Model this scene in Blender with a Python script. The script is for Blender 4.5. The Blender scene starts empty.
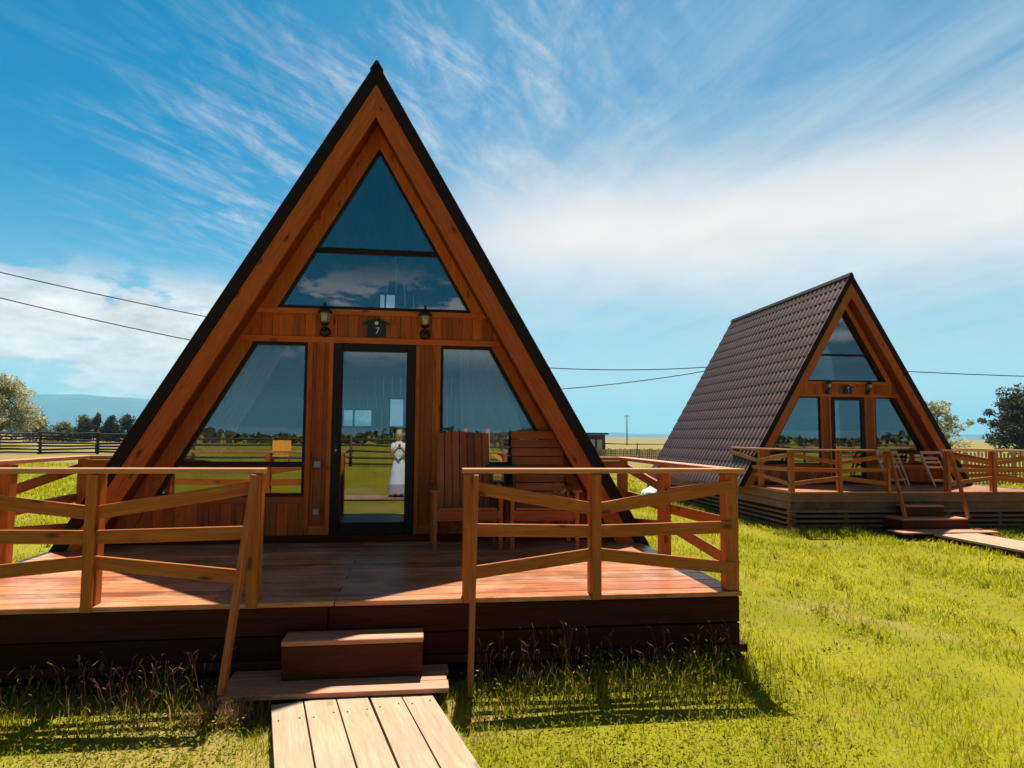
import bpy, bmesh, math, random
import numpy as np
from mathutils import Vector, Matrix, noise as mnoise
R = math.radians
random.seed(7)
rng = np.random.default_rng(11)
S = bpy.context.scene
col = S.collection
D = 0.64                       # deck level above the ground at the near cabin
EXPOSURE = 1.0
SKY_STRENGTH = 0.050
SUN_STRENGTH = 5.0
SUN_DIR = Vector((0.073, 0.530, 1.0)).normalized()

def ground_z(x, y):
    t = min(1.0, max(0.0, (x - 3.2) / 5.0)); t = t * t * (3 - 2 * t)
    return 0.07 - 0.29 * t

# ------------------------------------------------------------------ materials
class NT:
    """small helper to write node graphs"""
    def __init__(s, tree): s.t = tree; s.n = tree.nodes; s.l = tree.links
    def node(s, typ, **kw):
        nd = s.n.new(typ)
        for k, v in kw.items(): setattr(nd, k, v)
        return nd
    def put(s, sock, v):
        if isinstance(v, bpy.types.NodeSocket): s.l.new(v, sock)
        elif v is not None:
            if hasattr(sock.default_value, '__len__') and not hasattr(v, '__len__'): v = (v,) * len(sock.default_value)
            if hasattr(v, '__len__') and len(sock.default_value) == 4 and len(v) == 3: v = (*v, 1)
            sock.default_value = v
    def m(s, op, a, b=None, c=None, clamp=False):
        nd = s.node('ShaderNodeMath', operation=op, use_clamp=clamp)
        for i, v in enumerate((a, b, c)):
            if v is not None: s.put(nd.inputs[i], v)
        return nd.outputs[0]
    def vm(s, op, a, b=None):
        nd = s.node('ShaderNodeVectorMath', operation=op)
        s.put(nd.inputs[0], a)
        if b is not None: s.put(nd.inputs[1], b)
        return nd.outputs[0]
    def mix(s, fac, a, b, blend='MIX'):
        nd = s.node('ShaderNodeMix', data_type='RGBA', blend_type=blend)
        s.put(nd.inputs[0], fac); s.put(nd.inputs[6], a); s.put(nd.inputs[7], b)
        return nd.outputs[2]
    def noise(s, vec, scale=5, detail=3, rough=.5, dist=0):
        nd = s.node('ShaderNodeTexNoise')
        if vec is not None: s.put(nd.inputs['Vector'], vec)
        nd.inputs['Scale'].default_value = scale; nd.inputs['Detail'].default_value = detail
        nd.inputs['Roughness'].default_value = rough; nd.inputs['Distortion'].default_value = dist
        return nd.outputs[0]
    def ramp(s, v, a, b):      # smoothstep
        nd = s.node('ShaderNodeMapRange', interpolation_type='SMOOTHSTEP')
        s.put(nd.inputs[0], v); nd.inputs[1].default_value = a; nd.inputs[2].default_value = b
        return nd.outputs[0]
    def lin(s, v, a, b, c, d):
        nd = s.node('ShaderNodeMapRange'); s.put(nd.inputs[0], v)
        for i, q in enumerate((a, b, c, d)): nd.inputs[i + 1].default_value = q
        return nd.outputs[0]
    def comb(s, x, y, z):
        nd = s.node('ShaderNodeCombineXYZ')
        for i, v in enumerate((x, y, z)): s.put(nd.inputs[i], v)
        return nd.outputs[0]

def new_mat(name):
    m = bpy.data.materials.new(name); m.use_nodes = True
    t = NT(m.node_tree); b = t.n['Principled BSDF']
    return m, t, b

def plain(name, c, rough=.6, metal=0, var=.12, scale=12, spec=.5):
    m, t, b = new_mat(name)
    tc = t.node('ShaderNodeTexCoord')
    n = t.noise(tc.outputs['Object'], scale, 4, .6)
    colr = t.mix(t.lin(n, .3, .7, 0, 1), [x * (1 - var) for x in c], [min(1, x * (1 + var)) for x in c])
    t.put(b.inputs['Base Color'], colr); b.inputs['Roughness'].default_value = rough
    b.inputs['Metallic'].default_value = metal; b.inputs['Specular IOR Level'].default_value = spec
    return m

def wood(name, light, dark, rough=.5, plankvar=.35, knots=.5, grain=1.0, bump=.25, spec=.5, weather=None):
    m, t, b = new_mat(name)
    uv = t.node('ShaderNodeUVMap'); uv.uv_map = 'UVMap'
    geo = t.node('ShaderNodeNewGeometry'); rnd = geo.outputs['Random Per Island']
    sep = t.node('ShaderNodeSeparateXYZ'); t.put(sep.inputs[0], uv.outputs[0])
    off = t.m('MULTIPLY', rnd, 37.0)
    vec = t.comb(t.m('MULTIPLY', sep.outputs[0], 1.0), t.m('MULTIPLY', sep.outputs[1], 14.0 * grain), off)
    g1 = t.noise(vec, 2.2, 5, .62, 1.1)
    vec2 = t.comb(t.m('MULTIPLY', sep.outputs[0], 3.0), t.m('MULTIPLY', sep.outputs[1], 60.0 * grain), off)
    g2 = t.noise(vec2, 2.0, 3, .6)
    g = t.m('ADD', t.m('MULTIPLY', g1, .65), t.m('MULTIPLY', g2, .35))
    c = t.mix(t.lin(g, .33, .66, 0, 1), dark, light)
    # knots
    kv = t.comb(t.m('MULTIPLY', sep.outputs[0], 2.6), t.m('MULTIPLY', sep.outputs[1], 7.0), off)
    vo = t.node('ShaderNodeTexVoronoi'); t.put(vo.inputs['Vector'], kv); vo.inputs['Scale'].default_value = 1.0
    vo.inputs['Randomness'].default_value = 1.0
    kn = t.m('SUBTRACT', 1.0, t.ramp(vo.outputs['Distance'], .05, .19))
    c = t.mix(t.m('MULTIPLY', kn, knots), c, [x * .3 for x in dark])
    hv = t.lin(rnd, 0, 1, 1 - plankvar * 1.25, 1 + plankvar * .75)
    r2_ = t.m('FRACT', t.m('MULTIPLY', rnd, 7.77)); hg = t.m('MULTIPLY', hv, t.lin(r2_, 0, 1, .86, 1.12))
    c = t.mix(1.0, c, t.comb(hv, hg, hg), 'MULTIPLY')
    if weather:
        tc = t.node('ShaderNodeTexCoord')
        w = t.ramp(t.noise(t.vm('ADD', tc.outputs['Object'], (3, 1, 7)), 1.7, 5, .65), .42, .68)
        c = t.mix(t.m('MULTIPLY', w, weather[1]), c, weather[0])
    t.put(b.inputs['Base Color'], c)
    t.put(b.inputs['Roughness'], t.lin(g, .3, .7, rough + .1, rough - .06))
    b.inputs['Specular IOR Level'].default_value = spec
    bm_ = t.node('ShaderNodeBump'); bm_.inputs['Strength'].default_value = bump; bm_.inputs['Distance'].default_value = .004
    t.put(bm_.inputs['Height'], g); t.put(b.inputs['Normal'], bm_.outputs[0])
    return m

W = {}
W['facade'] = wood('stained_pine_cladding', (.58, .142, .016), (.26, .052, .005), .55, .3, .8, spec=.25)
W['trim'] = wood('stained_pine_trim', (.60, .150, .017), (.32, .066, .006), .55, .22, .75, spec=.25)
W['fascia'] = wood('stained_pine_fascia', (.52, .130, .016), (.25, .052, .006), .55, .18, .9, spec=.25)
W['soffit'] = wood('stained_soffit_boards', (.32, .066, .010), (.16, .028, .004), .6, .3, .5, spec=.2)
W['rail'] = wood('stained_rail_timber', (.48, .128, .016), (.23, .052, .007), .5, .25, .9, spec=.3)
W['deck'] = wood('stained_deck_boards', (.62, .27, .12), (.22, .050, .018), .30, .4, .5, .9, .3, .3, ((.70, .42, .25), .5))
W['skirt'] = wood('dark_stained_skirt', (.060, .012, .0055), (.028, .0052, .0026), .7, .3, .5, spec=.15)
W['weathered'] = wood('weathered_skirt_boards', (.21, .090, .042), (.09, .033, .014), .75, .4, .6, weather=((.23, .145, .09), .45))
W['step'] = wood('shaded_stained_step_timber', (.085, .017, .005), (.045, .008, .002), .6, .25, .6, spec=.15)  # stain darkened further to carry the shade of the step front
W['cap'] = wood('sunlit_tone_top_rail', (.54, .22, .085), (.36, .125, .042), .45, .2, .5)  # paler than the other rails: sun highlight on the tops put into the colour
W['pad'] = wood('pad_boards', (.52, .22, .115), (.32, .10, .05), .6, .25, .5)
W['board'] = wood('raw_pine_boards', (.40, .26, .155), (.26, .155, .088), .65, .2, .6, .8, weather=((.27, .18, .11), .4))
W['chair'] = wood('stained_chair_slats', (.42, .112, .018), (.24, .050, .008), .5, .25, .4, spec=.3)
W['greyrail'] = wood('weathered_fence_rails', (.085, .06, .045), (.04, .028, .022), .8, .4, .4)
W['tanfence'] = wood('pale_fence_boards', (.50, .36, .19), (.34, .22, .11), .75, .35, .3)
W['inside'] = wood('interior_boards', (.20, .10, .045), (.13, .06, .025), .6, .2, .4)
W['bare'] = wood('bare_folding_frame', (.62, .42, .26), (.46, .28, .15), .5, .2, .2)
M = {}
M['edge'] = plain('dark_metal_trim', (.013, .006, .006), .6, 0, .1, spec=.15)
M['frame'] = plain('dark_window_frame', (.016, .007, .006), .5, 0, .1, spec=.2)
M['black'] = plain('black_cast_metal', (.010, .008, .008), .4, .2, .1)
M['grey'] = plain('grey_plastic', (.34, .36, .40), .45, 0, .08)
M['steel'] = plain('brushed_steel', (.55, .55, .55), .3, 1, .05)
M['cloth'] = plain('pale_curtain_cloth', (.84, .79, .76), .85, 0, .06)
M['white'] = plain('white_woven_sack', (.82, .83, .84), .8, 0, .05)
M['floor'] = plain('cabin_floor', (.20, .10, .05), .5)
M['lampglass'] = plain('frosted_lamp_glass', (.45, .36, .28), .35, 0, .04)
M['paint'] = plain('pale_number_paint', (.72, .66, .6), .5, 0, .05)
M['wire'] = plain('black_cable', (.012, .012, .014), .6)
M['pole'] = plain('tarred_pole', (.09, .07, .055), .8)
M['shed'] = plain('shed_dark_boards', (.05, .032, .028), .8)
M['shedpale'] = plain('shed_pale_panel', (.42, .40, .34), .8)
M['yellow'] = plain('yellow_paint', (.85, .38, .04), .45, 0, .06)
M['orange'] = plain('orange_paint', (.75, .2, .02), .45, 0, .06)
M['skin'] = plain('skin', (.62, .38, .28), .5, 0, .04)
M['hair'] = plain('blond_hair', (.62, .42, .14), .5, 0, .15, 60)
M['blouse'] = plain('white_blouse_cloth', (.82, .82, .84), .8, 0, .03)
M['skirtcloth'] = plain('pale_blue_skirt_cloth', (.68, .74, .85), .8, 0, .04)
M['hem'] = plain('mauve_hem_cloth', (.36, .32, .40), .8, 0, .06)
M['shoe'] = plain('dark_shoe_leather', (.03, .02, .02), .45)
M['bark'] = plain('grey_bark', (.16, .11, .075), .9, 0, .3, 6)
M['mug'] = plain('white_glazed_mug', (.8, .78, .76), .25, 0, .02)

def roof_mat():
    m, t, b = new_mat('brown_metal_tile')
    tc = t.node('ShaderNodeTexCoord')
    n = t.noise(t.vm('MULTIPLY', tc.outputs['Object'], (1, 4, .6)), 1.6, 6, .7); n2 = t.noise(tc.outputs['Object'], 40, 2, .5)
    c = t.mix(n, (.056, .025, .022), (.095, .046, .042))
    t.put(b.inputs['Base Color'], c)
    t.put(b.inputs['Roughness'], t.lin(n2, .3, .7, .28, .40)); b.inputs['Specular IOR Level'].default_value = .7
    return m
M['roof'] = roof_mat()

def glass_mat():
    m, t, b = new_mat('window_glass')
    t.n.remove(b); out = t.n['Material Output']
    tr = t.node('ShaderNodeBsdfTransparent'); tr.inputs[0].default_value = (.74, .77, .79, 1)
    gl = t.node('ShaderNodeBsdfGlossy'); gl.inputs['Roughness'].default_value = 0.0
    gl.inputs['Color'].default_value = (.92, .95, .97, 1)
    fr = t.node('ShaderNodeFresnel'); fr.inputs['IOR'].default_value = 1.9
    tc = t.node('ShaderNodeTexCoord')
    nz = t.noise(tc.outputs['Object'], .9, 1, .4)
    bp = t.node('ShaderNodeBump'); bp.inputs['Strength'].default_value = .02; bp.inputs['Distance'].default_value = .02
    t.put(bp.inputs['Height'], nz); t.put(gl.inputs['Normal'], bp.outputs[0])
    mx = t.node('ShaderNodeMixShader')
    t.put(mx.inputs[0], t.m('ADD', t.m('MULTIPLY', fr.outputs[0],   .85), .10, clamp=True))
    t.put(mx.inputs[1], tr.outputs[0]); t.put(mx.inputs[2], gl.outputs[0])
    t.put(out.inputs['Surface'], mx.outputs[0])
    return m
M['glass'] = glass_mat()
M['clear'] = M['glass'].copy(); M['clear'].name = 'clear_back_glass'
for nd in M['clear'].node_tree.nodes:
    if nd.type == 'BSDF_TRANSPARENT': nd.inputs[0].default_value = (.97, .98, .98, 1)

def leaf_mat(name, cols, trans=.45, scale=.6):
    m, t, b = new_mat(name); t.n.remove(b); out = t.n['Material Output']
    geo = t.node('ShaderNodeNewGeometry'); rnd = geo.outputs['Random Per Island']
    n = t.noise(geo.outputs['Position'], scale, 3, .6)
    c = t.mix(t.lin(n, .35, .65, 0, 1), cols[0], cols[1])
    c = t.mix(t.ramp(rnd, .55, 1.0), c, cols[2])
    hv = t.lin(rnd, 0, 1, .65, 1.3)
    rr = t.m('FRACT', t.m('MULTIPLY', rnd, 17.3)); hv = t.lin(rr, 0, 1, .65, 1.3)
    c = t.mix(1.0, c, t.comb(hv, hv, hv), 'MULTIPLY')
    d = t.node('ShaderNodeBsdfDiffuse'); t.put(d.inputs[0], c)
    tl = t.node('ShaderNodeBsdfTranslucent'); t.put(tl.inputs[0], c)
    g = t.node('ShaderNodeBsdfGlossy'); g.inputs['Roughness'].default_value = .45; g.inputs[0].default_value = (.5, .45, .1, 1)
    mx = t.node('ShaderNodeMixShader'); mx.inputs[0].default_value = trans
    t.put(mx.inputs[1], d.outputs[0]); t.put(mx.inputs[2], tl.outputs[0])
    m2 = t.node('ShaderNodeMixShader'); m2.inputs[0].default_value = .015
    t.put(m2.inputs[1], mx.outputs[0]); t.put(m2.inputs[2], g.outputs[0])
    t.put(out.inputs['Surface'], m2.outputs[0])
    return m
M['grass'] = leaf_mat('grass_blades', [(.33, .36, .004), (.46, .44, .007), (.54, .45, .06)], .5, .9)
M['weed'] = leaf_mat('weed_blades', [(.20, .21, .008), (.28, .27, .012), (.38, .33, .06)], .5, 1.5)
M['seed'] = leaf_mat('seed_heads', [(.34, .20, .11), (.40, .25, .15), (.26, .16, .09)], .5, 2)
M['drystem'] = leaf_mat('dry_brown_stems', [(.22, .10, .05), (.28, .14, .08), (.3, .2, .1)], .35, 2)
M['leaf_pale'] = leaf_mat('pale_willow_leaves', [(.30, .29, .13), (.44, .41, .22), (.6, .55, .36)], .4, .5)
M['leaf_mid'] = leaf_mat('olive_shrub_leaves', [(.11, .11, .04), (.17, .15, .055), (.24, .20, .09)], .4, .4)
M['leaf_dark'] = leaf_mat('dark_poplar_leaves', [(.045, .05, .028), (.075, .075, .045), (.22, .20, .17)], .3, .6)
M['leaf_wood'] = leaf_mat('far_wood_leaves', [(.05, .06, .025), (.08, .08, .03), (.11, .10, .045)], .3, .1)

def ground_mat():
    m, t, b = new_mat('meadow_ground')
    geo = t.node('ShaderNodeNewGeometry'); p = geo.outputs['Position']
    n1 = t.noise(p, .55, 5, .6, .4); n2 = t.noise(p, 6, 5, .7); n3 = t.noise(t.vm('ADD', p, (31, 7, 0)), .28, 4, .6, .6)
    c = t.mix(t.lin(n1, .35, .65, 0, 1), (.16, .16, .005), (.24, .215, .009))
    c = t.mix(t.ramp(n2, .50, .72), c, (.21, .150, .035))
    c = t.mix(t.m('MULTIPLY', t.ramp(n3, .56, .68), .6), c, (.30, .20, .09))
    # beyond the yard the grass is drier
    sep = t.node('ShaderNodeSeparateXYZ'); t.put(sep.inputs[0], p)
    far = t.ramp(sep.outputs[1], 28, 55)
    dry = t.mix(t.lin(t.noise(t.vm('MULTIPLY', p, (.02, .06, 0)), 1.0, 4, .6), .3, .7, 0, 1), (.235, .175, .06), (.18, .15, .042))
    c = t.mix(far, c, dry)
    t.put(b.inputs['Base Color'], c); b.inputs['Roughness'].default_value = .95; b.inputs['Specular IOR Level'].default_value = .1
    bp = t.node('ShaderNodeBump'); bp.inputs['Strength'].default_value = .6; bp.inputs['Distance'].default_value = .03
    t.put(bp.inputs['Height'], t.noise(p, 25, 4, .7)); t.put(b.inputs['Normal'], bp.outputs[0])
    return m
M['ground'] = ground_mat()
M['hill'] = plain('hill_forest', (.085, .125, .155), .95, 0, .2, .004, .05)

# ------------------------------------------------------------------ mesh helpers
class MB:
    def __init__(s): s.v = []; s.f = []; s.uv = []; s.sm = []
    def face(s, idx, uv, smooth=False): s.f.append(idx); s.uv.append(uv); s.sm.append(smooth)
    def beam(s, p0, p1, width, thick, up=(0, 0, 1)):
        """box from p0 to p1; width lies across, thick lies along 'up'"""
        p0 = Vector(p0); p1 = Vector(p1); a = (p1 - p0); L = a.length; a.normalize(); n = Vector(up)
        n = (n - a * n.dot(a)).normalized(); sd = n.cross(a)
        b = len(s.v); o = random.random() * 20
        for q, ul in ((p0, 0), (p1, L)):
            for x, y in ((-1, -1), (1, -1), (1, 1), (-1, 1)):
                s.v.append(q + sd * (x * width / 2) + n * (y * thick / 2))
        w, tk = width, thick
        cum = [o, o + w, o + w + tk, o + 2 * w + tk, o + 2 * w + 2 * tk]
        for i in range(4):
            j = (i + 1) % 4
            s.face((b + i, b + j, b + 4 + j, b + 4 + i), ((o, cum[i]), (o, cum[i + 1]), (o + L, cum[i + 1]), (o + L, cum[i])))
        s.face((b + 3, b + 2, b + 1, b), ((o, o), (o, o + w), (o + tk, o + w), (o + tk, o)))
        s.face((b + 4, b + 5, b + 6, b + 7), ((o, o), (o, o + w), (o + tk, o + w), (o + tk, o)))
        return s
    def box(s, x0, x1, y0, y1, z0, z1, along='x'):
        c = ((x0 + x1) / 2, (y0 + y1) / 2, (z0 + z1) / 2)
        if along == 'x': s.beam((x0, c[1], c[2]), (x1, c[1], c[2]), y1 - y0, z1 - z0)
        elif along == 'y': s.beam((c[0], y0, c[2]), (c[0], y1, c[2]), x1 - x0, z1 - z0)
        else: s.beam((c[0], c[1], z0), (c[0], c[1], z1), x1 - x0, y1 - y0, (0, 1, 0))
        return s
    def prism(s, poly, O, U, V, N, thick, along='v'):
        """convex polygon (u,v) in frame O,U,V pushed along N by thick"""
        O, U, V, N = map(Vector, (O, U, V, N)); b = len(s.v); k = len(poly); o = random.random() * 20
        if sum(poly[i][0] * poly[(i + 1) % k][1] - poly[(i + 1) % k][0] * poly[i][1] for i in range(k)) < 0: poly = poly[::-1]
        if U.cross(V).dot(N) < 0: poly = poly[::-1]
        for d in (0, thick):
            for u, v in poly: s.v.append(O + U * u + V * v + N * d)
        uvp = [((v + o, u + o) if along == 'v' else (u + o, v + o)) for u, v in poly]
        s.face(tuple(b + k + i for i in range(k)), uvp)
        s.face(tuple(b + i for i in reversed(range(k))), uvp[::-1])
        for i in range(k):
            j = (i + 1) % k
            s.face((b + i, b + j, b + k + j, b + k + i), (uvp[i], uvp[j], (uvp[j][0], uvp[j][1] + thick), (uvp[i][0], uvp[i][1] + thick)))
        return s
    def planks(s, poly, O, U, V, N, thick, pw, along='v', gap=.004, start=None):
        ax = 0 if along == 'v' else 1
        lo = min(p[ax] for p in poly); hi = max(p[ax] for p in poly)
        x = lo if start is None else start
        while x < hi - 1e-4:
            q = clip(clip(poly, ax, x + gap / 2, 1), ax, min(x + pw, hi + 1) - gap / 2, -1)
            if len(q) > 2: s.prism(q, O, U, V, N, thick, along)
            x += pw
        return s
    def tube(s, pts, r, n=8, cap=True):
        pts = [Vector(p) for p in pts]; rs = r if hasattr(r, '__len__') else [r] * len(pts); b = len(s.v); o = random.random() * 9
        t0 = (pts[1] - pts[0]).normalized(); ref = Vector((0, 0, 1)) if abs(t0.z) < .9 else Vector((1, 0, 0)); L = 0
        for i, p in enumerate(pts):
            t = (pts[min(i + 1, len(pts) - 1)] - pts[max(i - 1, 0)]).normalized()
            a = ref.cross(t).normalized(); c = t.cross(a)
            for k in range(n):
                an = 2 * math.pi * k / n; s.v.append(p + (a * math.cos(an) + c * math.sin(an)) * rs[i])
        for i in range(len(pts) - 1):
            l2 = L + (pts[i + 1] - pts[i]).length
            for k in range(n):
                j = (k + 1) % n
                s.face((b + i * n + k, b + i * n + j, b + (i + 1) * n + j, b + (i + 1) * n + k), ((o + L, k * .1), (o + L, k * .1 + .1), (o + l2, k * .1 + .1), (o + l2, k * .1)), True)
            L = l2
        if cap:
            s.face(tuple(b + k for k in reversed(range(n))), [(0, 0)] * n)
            s.face(tuple(b + (len(pts) - 1) * n + k for k in range(n)), [(0, 0)] * n)
        return s
    def lathe(s, prof, O=(0, 0, 0), n=16, sx=1, sy=1):
        """prof: (r, z) list"""
        b = len(s.v); O = Vector(O); m = len(prof)
        for r, z in prof:
            for k in range(n):
                an = 2 * math.pi * k / n; s.v.append(O + Vector((r * math.cos(an) * sx, r * math.sin(an) * sy, z)))
        for i in range(m - 1):
            for k in range(n):
                j = (k + 1) % n
                s.face((b + i * n + k, b + i * n + j, b + (i + 1) * n + j, b + (i + 1) * n + k), ((k * .1, i * .1), (k * .1 + .1, i * .1), (k * .1 + .1, i * .1 + .1), (k * .1, i * .1 + .1)), True)
        s.face(tuple(b + k for k in reversed(range(n))), [(0, 0)] * n); s.face(tuple(b + (m - 1) * n + k for k in range(n)), [(0, 0)] * n)
        return s
    def build(s, name, mat, parent=None, bevel=0, loc=None, rz=0):
        me = bpy.data.meshes.new(name)
        me.from_pydata([tuple(v) for v in s.v], [], s.f)
        uvl = me.uv_layers.new(name='UVMap'); flat = [c for f in s.uv for p in f for c in p]
        uvl.data.foreach_set('uv', flat); me.polygons.foreach_set('use_smooth', s.sm)
        me.materials.append(mat); me.update()
        o = bpy.data.objects.new(name, me); col.objects.link(o)
        if parent: o.parent = parent
        if loc is not None: o.location = loc
        o.rotation_euler.z = rz
        if bevel:
            bv = o.modifiers.new('bevel', 'BEVEL'); bv.width = bevel; bv.segments = 1; bv.limit_method = 'ANGLE'; bv.angle_limit = R(40)
        return o

def clip(poly, ax, val, sgn):
    out = []
    for i in range(len(poly)):
        a, b = poly[i], poly[(i + 1) % len(poly)]
        da, db = (a[ax] - val) * sgn, (b[ax] - val) * sgn
        if da >= 0: out.append(a)
        if (da > 0 and db < 0) or (da < 0 and db > 0):
            t = da / (da - db); out.append((a[0] + (b[0] - a[0]) * t, a[1] + (b[1] - a[1]) * t))
    return out

def empty(name, loc, rz=0):
    o = bpy.data.objects.new(name, None); o.empty_display_size = .2; col.objects.link(o)
    o.location = loc; o.rotation_euler.z = rz
    return o
def tag(o, label=None, cat=None, group=None, kind=None):
    if label: o['label'] = label
    if cat: o['category'] = cat
    if group: o['group'] = group
    if kind: o['kind'] = kind
    return o
def thing(name, loc, label, cat, group=None, rz=0):
    return tag(empty(name, loc, rz), label, cat, group)
def copy_tree(o, parent=None):
    c = o.copy(); col.objects.link(c)
    if parent: c.parent = parent
    for ch in list(o.children): copy_tree(ch, c)
    return c
def text_mesh(name, txt, size, depth, mat, parent, loc, rot=(math.pi / 2, 0, 0)):
    cu = bpy.data.curves.new('tmp', 'FONT'); cu.body = txt; cu.size = size; cu.extrude = depth; cu.align_x = 'CENTER'; cu.align_y = 'CENTER'
    t = bpy.data.objects.new('tmp', cu); col.objects.link(t); bpy.context.view_layer.update()
    me = bpy.data.meshes.new_from_object(t.evaluated_get(bpy.context.evaluated_depsgraph_get()))
    bpy.data.objects.remove(t); me.materials.clear(); me.materials.append(mat); me.name = name
    o = bpy.data.objects.new(name, me); col.objects.link(o); o.parent = parent; o.location = loc; o.rotation_euler = rot
    return o

# ------------------------------------------------------------------ A-frame cabin
H, K, LEN, ZF = 5.37, 0.58, 6.7, -.085           # ridge height over the deck, half width per metre of drop, length behind the front wall
TH = math.atan(K)
def tri_strip(z0, z1, za, kp):        # slice of the triangle |x| < (za - z) * kp
    return [(-(za - z0) * kp, z0), ((za - z0) * kp, z0), ((za - z1) * kp, z1), (-(za - z1) * kp, z1)]

def roof_tiles(sign, ov):
    """one slope of stepped, waved metal tile as a real surface; local x = away from the ridge"""
    mb = MB(); y0, y1 = -ov, LEN + .25
    nw = 8; per = .23; ny = int((y1 - y0) / per * nw)
    sl = (H - ZF) / math.cos(TH) + .01; course = .35; rows = []
    s_ = 0.0
    while s_ < sl - .01:
        rows.append((s_, .004)); rows.append((min(s_ + course, sl), .026)); s_ += course
    down = Vector((sign * math.sin(TH), 0, -math.cos(TH))); out = Vector((sign * math.cos(TH), 0, math.sin(TH)))
    apex = Vector((0, 0, H - .05))
    for sv, off in rows:
        for i in range(ny + 1):
            y = y0 + (y1 - y0) * i / ny
            w = .5 + .5 * math.cos(2 * math.pi * (y - y0) / per)
            w = w ** .7
            mb.v.append(apex + down * sv + out * (off - .055 + .052 * w) + Vector((0, y, 0)))
    n = ny + 1
    for r in range(len(rows) - 1):
        for i in range(ny):
            f = (r * n + i, (r + 1) * n + i, (r + 1) * n + i + 1, r * n + i + 1)
            if sign < 0: f = f[::-1]
            mb.face(f, [(0, 0)] * 4)
    return mb

def make_cabin(ox, oy, rz, ov, za, label, digit, cups):
    root = thing('a_frame_cabin', (ox, oy, D), label, 'cabin', 'A-frame cabins in the meadow', rz)
    kp = .573
    # ---- roof
    for sg in (-1, 1):
        t = roof_tiles(sg, ov).build('roof_slope', M['roof'], root)
    rc = MB()
    for sg in (-1, 1):
        rc.beam((sg * .045, -ov - .034, H - .068), (sg * .045, LEN + .27, H - .068), .10, .010, (sg * math.cos(TH), 0, math.sin(TH)))
    rc.tube([(0, -ov - .036, H - .028), (0, LEN + .272, H - .028)], .026, 10)
    rc.build('ridge_cap', M['edge'], root)
    # roof deck under the tiles, front edge trims, fascia boards
    def slope_poly(perp0, perp1):      # strip between two offsets under the outer line, from the eave to the ridge, in (x,z)
        c = math.cos(TH)
        h0, h1 = perp0 / c, perp1 / c
        return [(0, H - h0 / K), ((H - ZF) * K - h0, ZF), ((H - ZF) * K - h1, ZF), (0, H - h1 / K)]
    et = MB(); fa = MB(); sub = MB()
    for sg in (-1, 1):
        pl = lambda a, b: [(sg * x, z) for x, z in slope_poly(a, b)]
        fr = ((0, 0, 0), (1, 0, 0), (0, 0, 1), (0, 1, 0))
        for poly, y, th, mb in ((pl(.006, .132), -ov - .028, .03, et), (pl(.134, .325), -ov - .012, .05, fa)):
            # along-slope grain: rotate the frame so that v runs down the slope
            O = Vector((0, y, H)); V = Vector((sg * math.sin(TH), 0, -math.cos(TH))); U = Vector((math.cos(TH), 0, sg * math.sin(TH)))
            q = [(Vector((x, 0, z - H)).dot(U), Vector((x, 0, z - H)).dot(V)) for x, z in poly]
            mb.prism(q, O, U, V, (0, 1, 0), th, 'v')
        O = Vector((0, -ov + .04, H)); V = Vector((sg * math.sin(TH), 0, -math.cos(TH))); N = Vector((-sg * math.cos(TH), 0, -math.sin(TH)))
        L0 = (H - ZF) / math.cos(TH)
        # structural slab (unseen middle of the roof)
        sub.prism([(0, .10), (LEN + ov + .15, .10), (LEN + ov + .15, L0 - .02), (0, L0 - .02)], O + N * .05, (0, 1, 0), V, N, .09, 'v')
    fa.build('fascia_board', W['fascia'], root, .004)
    et.build('edge_trim', M['edge'], root)
    sub.build('roof_slab', W['inside'], root)
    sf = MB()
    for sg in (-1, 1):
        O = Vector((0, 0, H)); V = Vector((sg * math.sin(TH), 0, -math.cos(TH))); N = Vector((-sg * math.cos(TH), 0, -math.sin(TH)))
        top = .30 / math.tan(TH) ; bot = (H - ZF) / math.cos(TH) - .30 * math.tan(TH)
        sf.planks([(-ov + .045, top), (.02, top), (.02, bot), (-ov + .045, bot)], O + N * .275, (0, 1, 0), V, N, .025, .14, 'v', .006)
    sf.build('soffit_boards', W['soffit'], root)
    lin = MB()
    for sg in (-1, 1):
        O = Vector((0, 0, H)); V = Vector((sg * math.sin(TH), 0, -math.cos(TH))); N = Vector((-sg * math.cos(TH), 0, -math.sin(TH)))
        top = .30 / math.tan(TH) ; bot = (H - ZF) / math.cos(TH) - .30 * math.tan(TH)
        lin.planks([(.10, top), (LEN, top), (LEN, bot), (.10, bot)], O + N * .275, (0, 1, 0), V, N, .025, .2, 'u', .004)
    lin.build('ceiling_lining', W['inside'], root)
    # ---- front wall: planks between trims.  frame: x right, z up, faces -y
    F = ((0, .055, 0), (1, 0, 0), (0, 0, 1), (0, -1, 0))
    wall = MB(); trim = MB(); plinth = MB()
    zl = H - .30 / math.sin(TH)         # the soffit line apex
    XO = .03                            # the glazing sits a little right of the ridge line
    sx = lambda z: (zl - z) * K         # soffit half width at z
    gx = lambda z: (za - z) * kp        # glass half width at z
    Z = dict(sill0=.368, sill1=.432, head0=2.108, head1=2.172, top0=2.178, hl0=2.247, hl1=2.505, base=2.571, tr0=3.235, tr1=3.30, bar0=.755, bar1=.817)
    DI, DO, WI = .467, .475, .757       # door half width, trim start, window inner edge
    P = lambda poly: [(x + XO, z) for x, z in poly]
    wall.planks(tri_strip(2.21, 2.55, zl, K), *F, .05, .12)
    for sg in (-1, 1):
        wall.planks(P([(sg * DO, ZF), (sg * WI, ZF), (sg * WI, 2.21), (sg * DO, 2.21)]), *F, .05, .095)
        wall.planks([(sg * WI + XO, ZF), (sg * sx(ZF), ZF), (sg * sx(.41), .41), (sg * WI + XO, .41)], *F, .05, .12)
    wall.build('front_wall', W['facade'], root)
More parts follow.
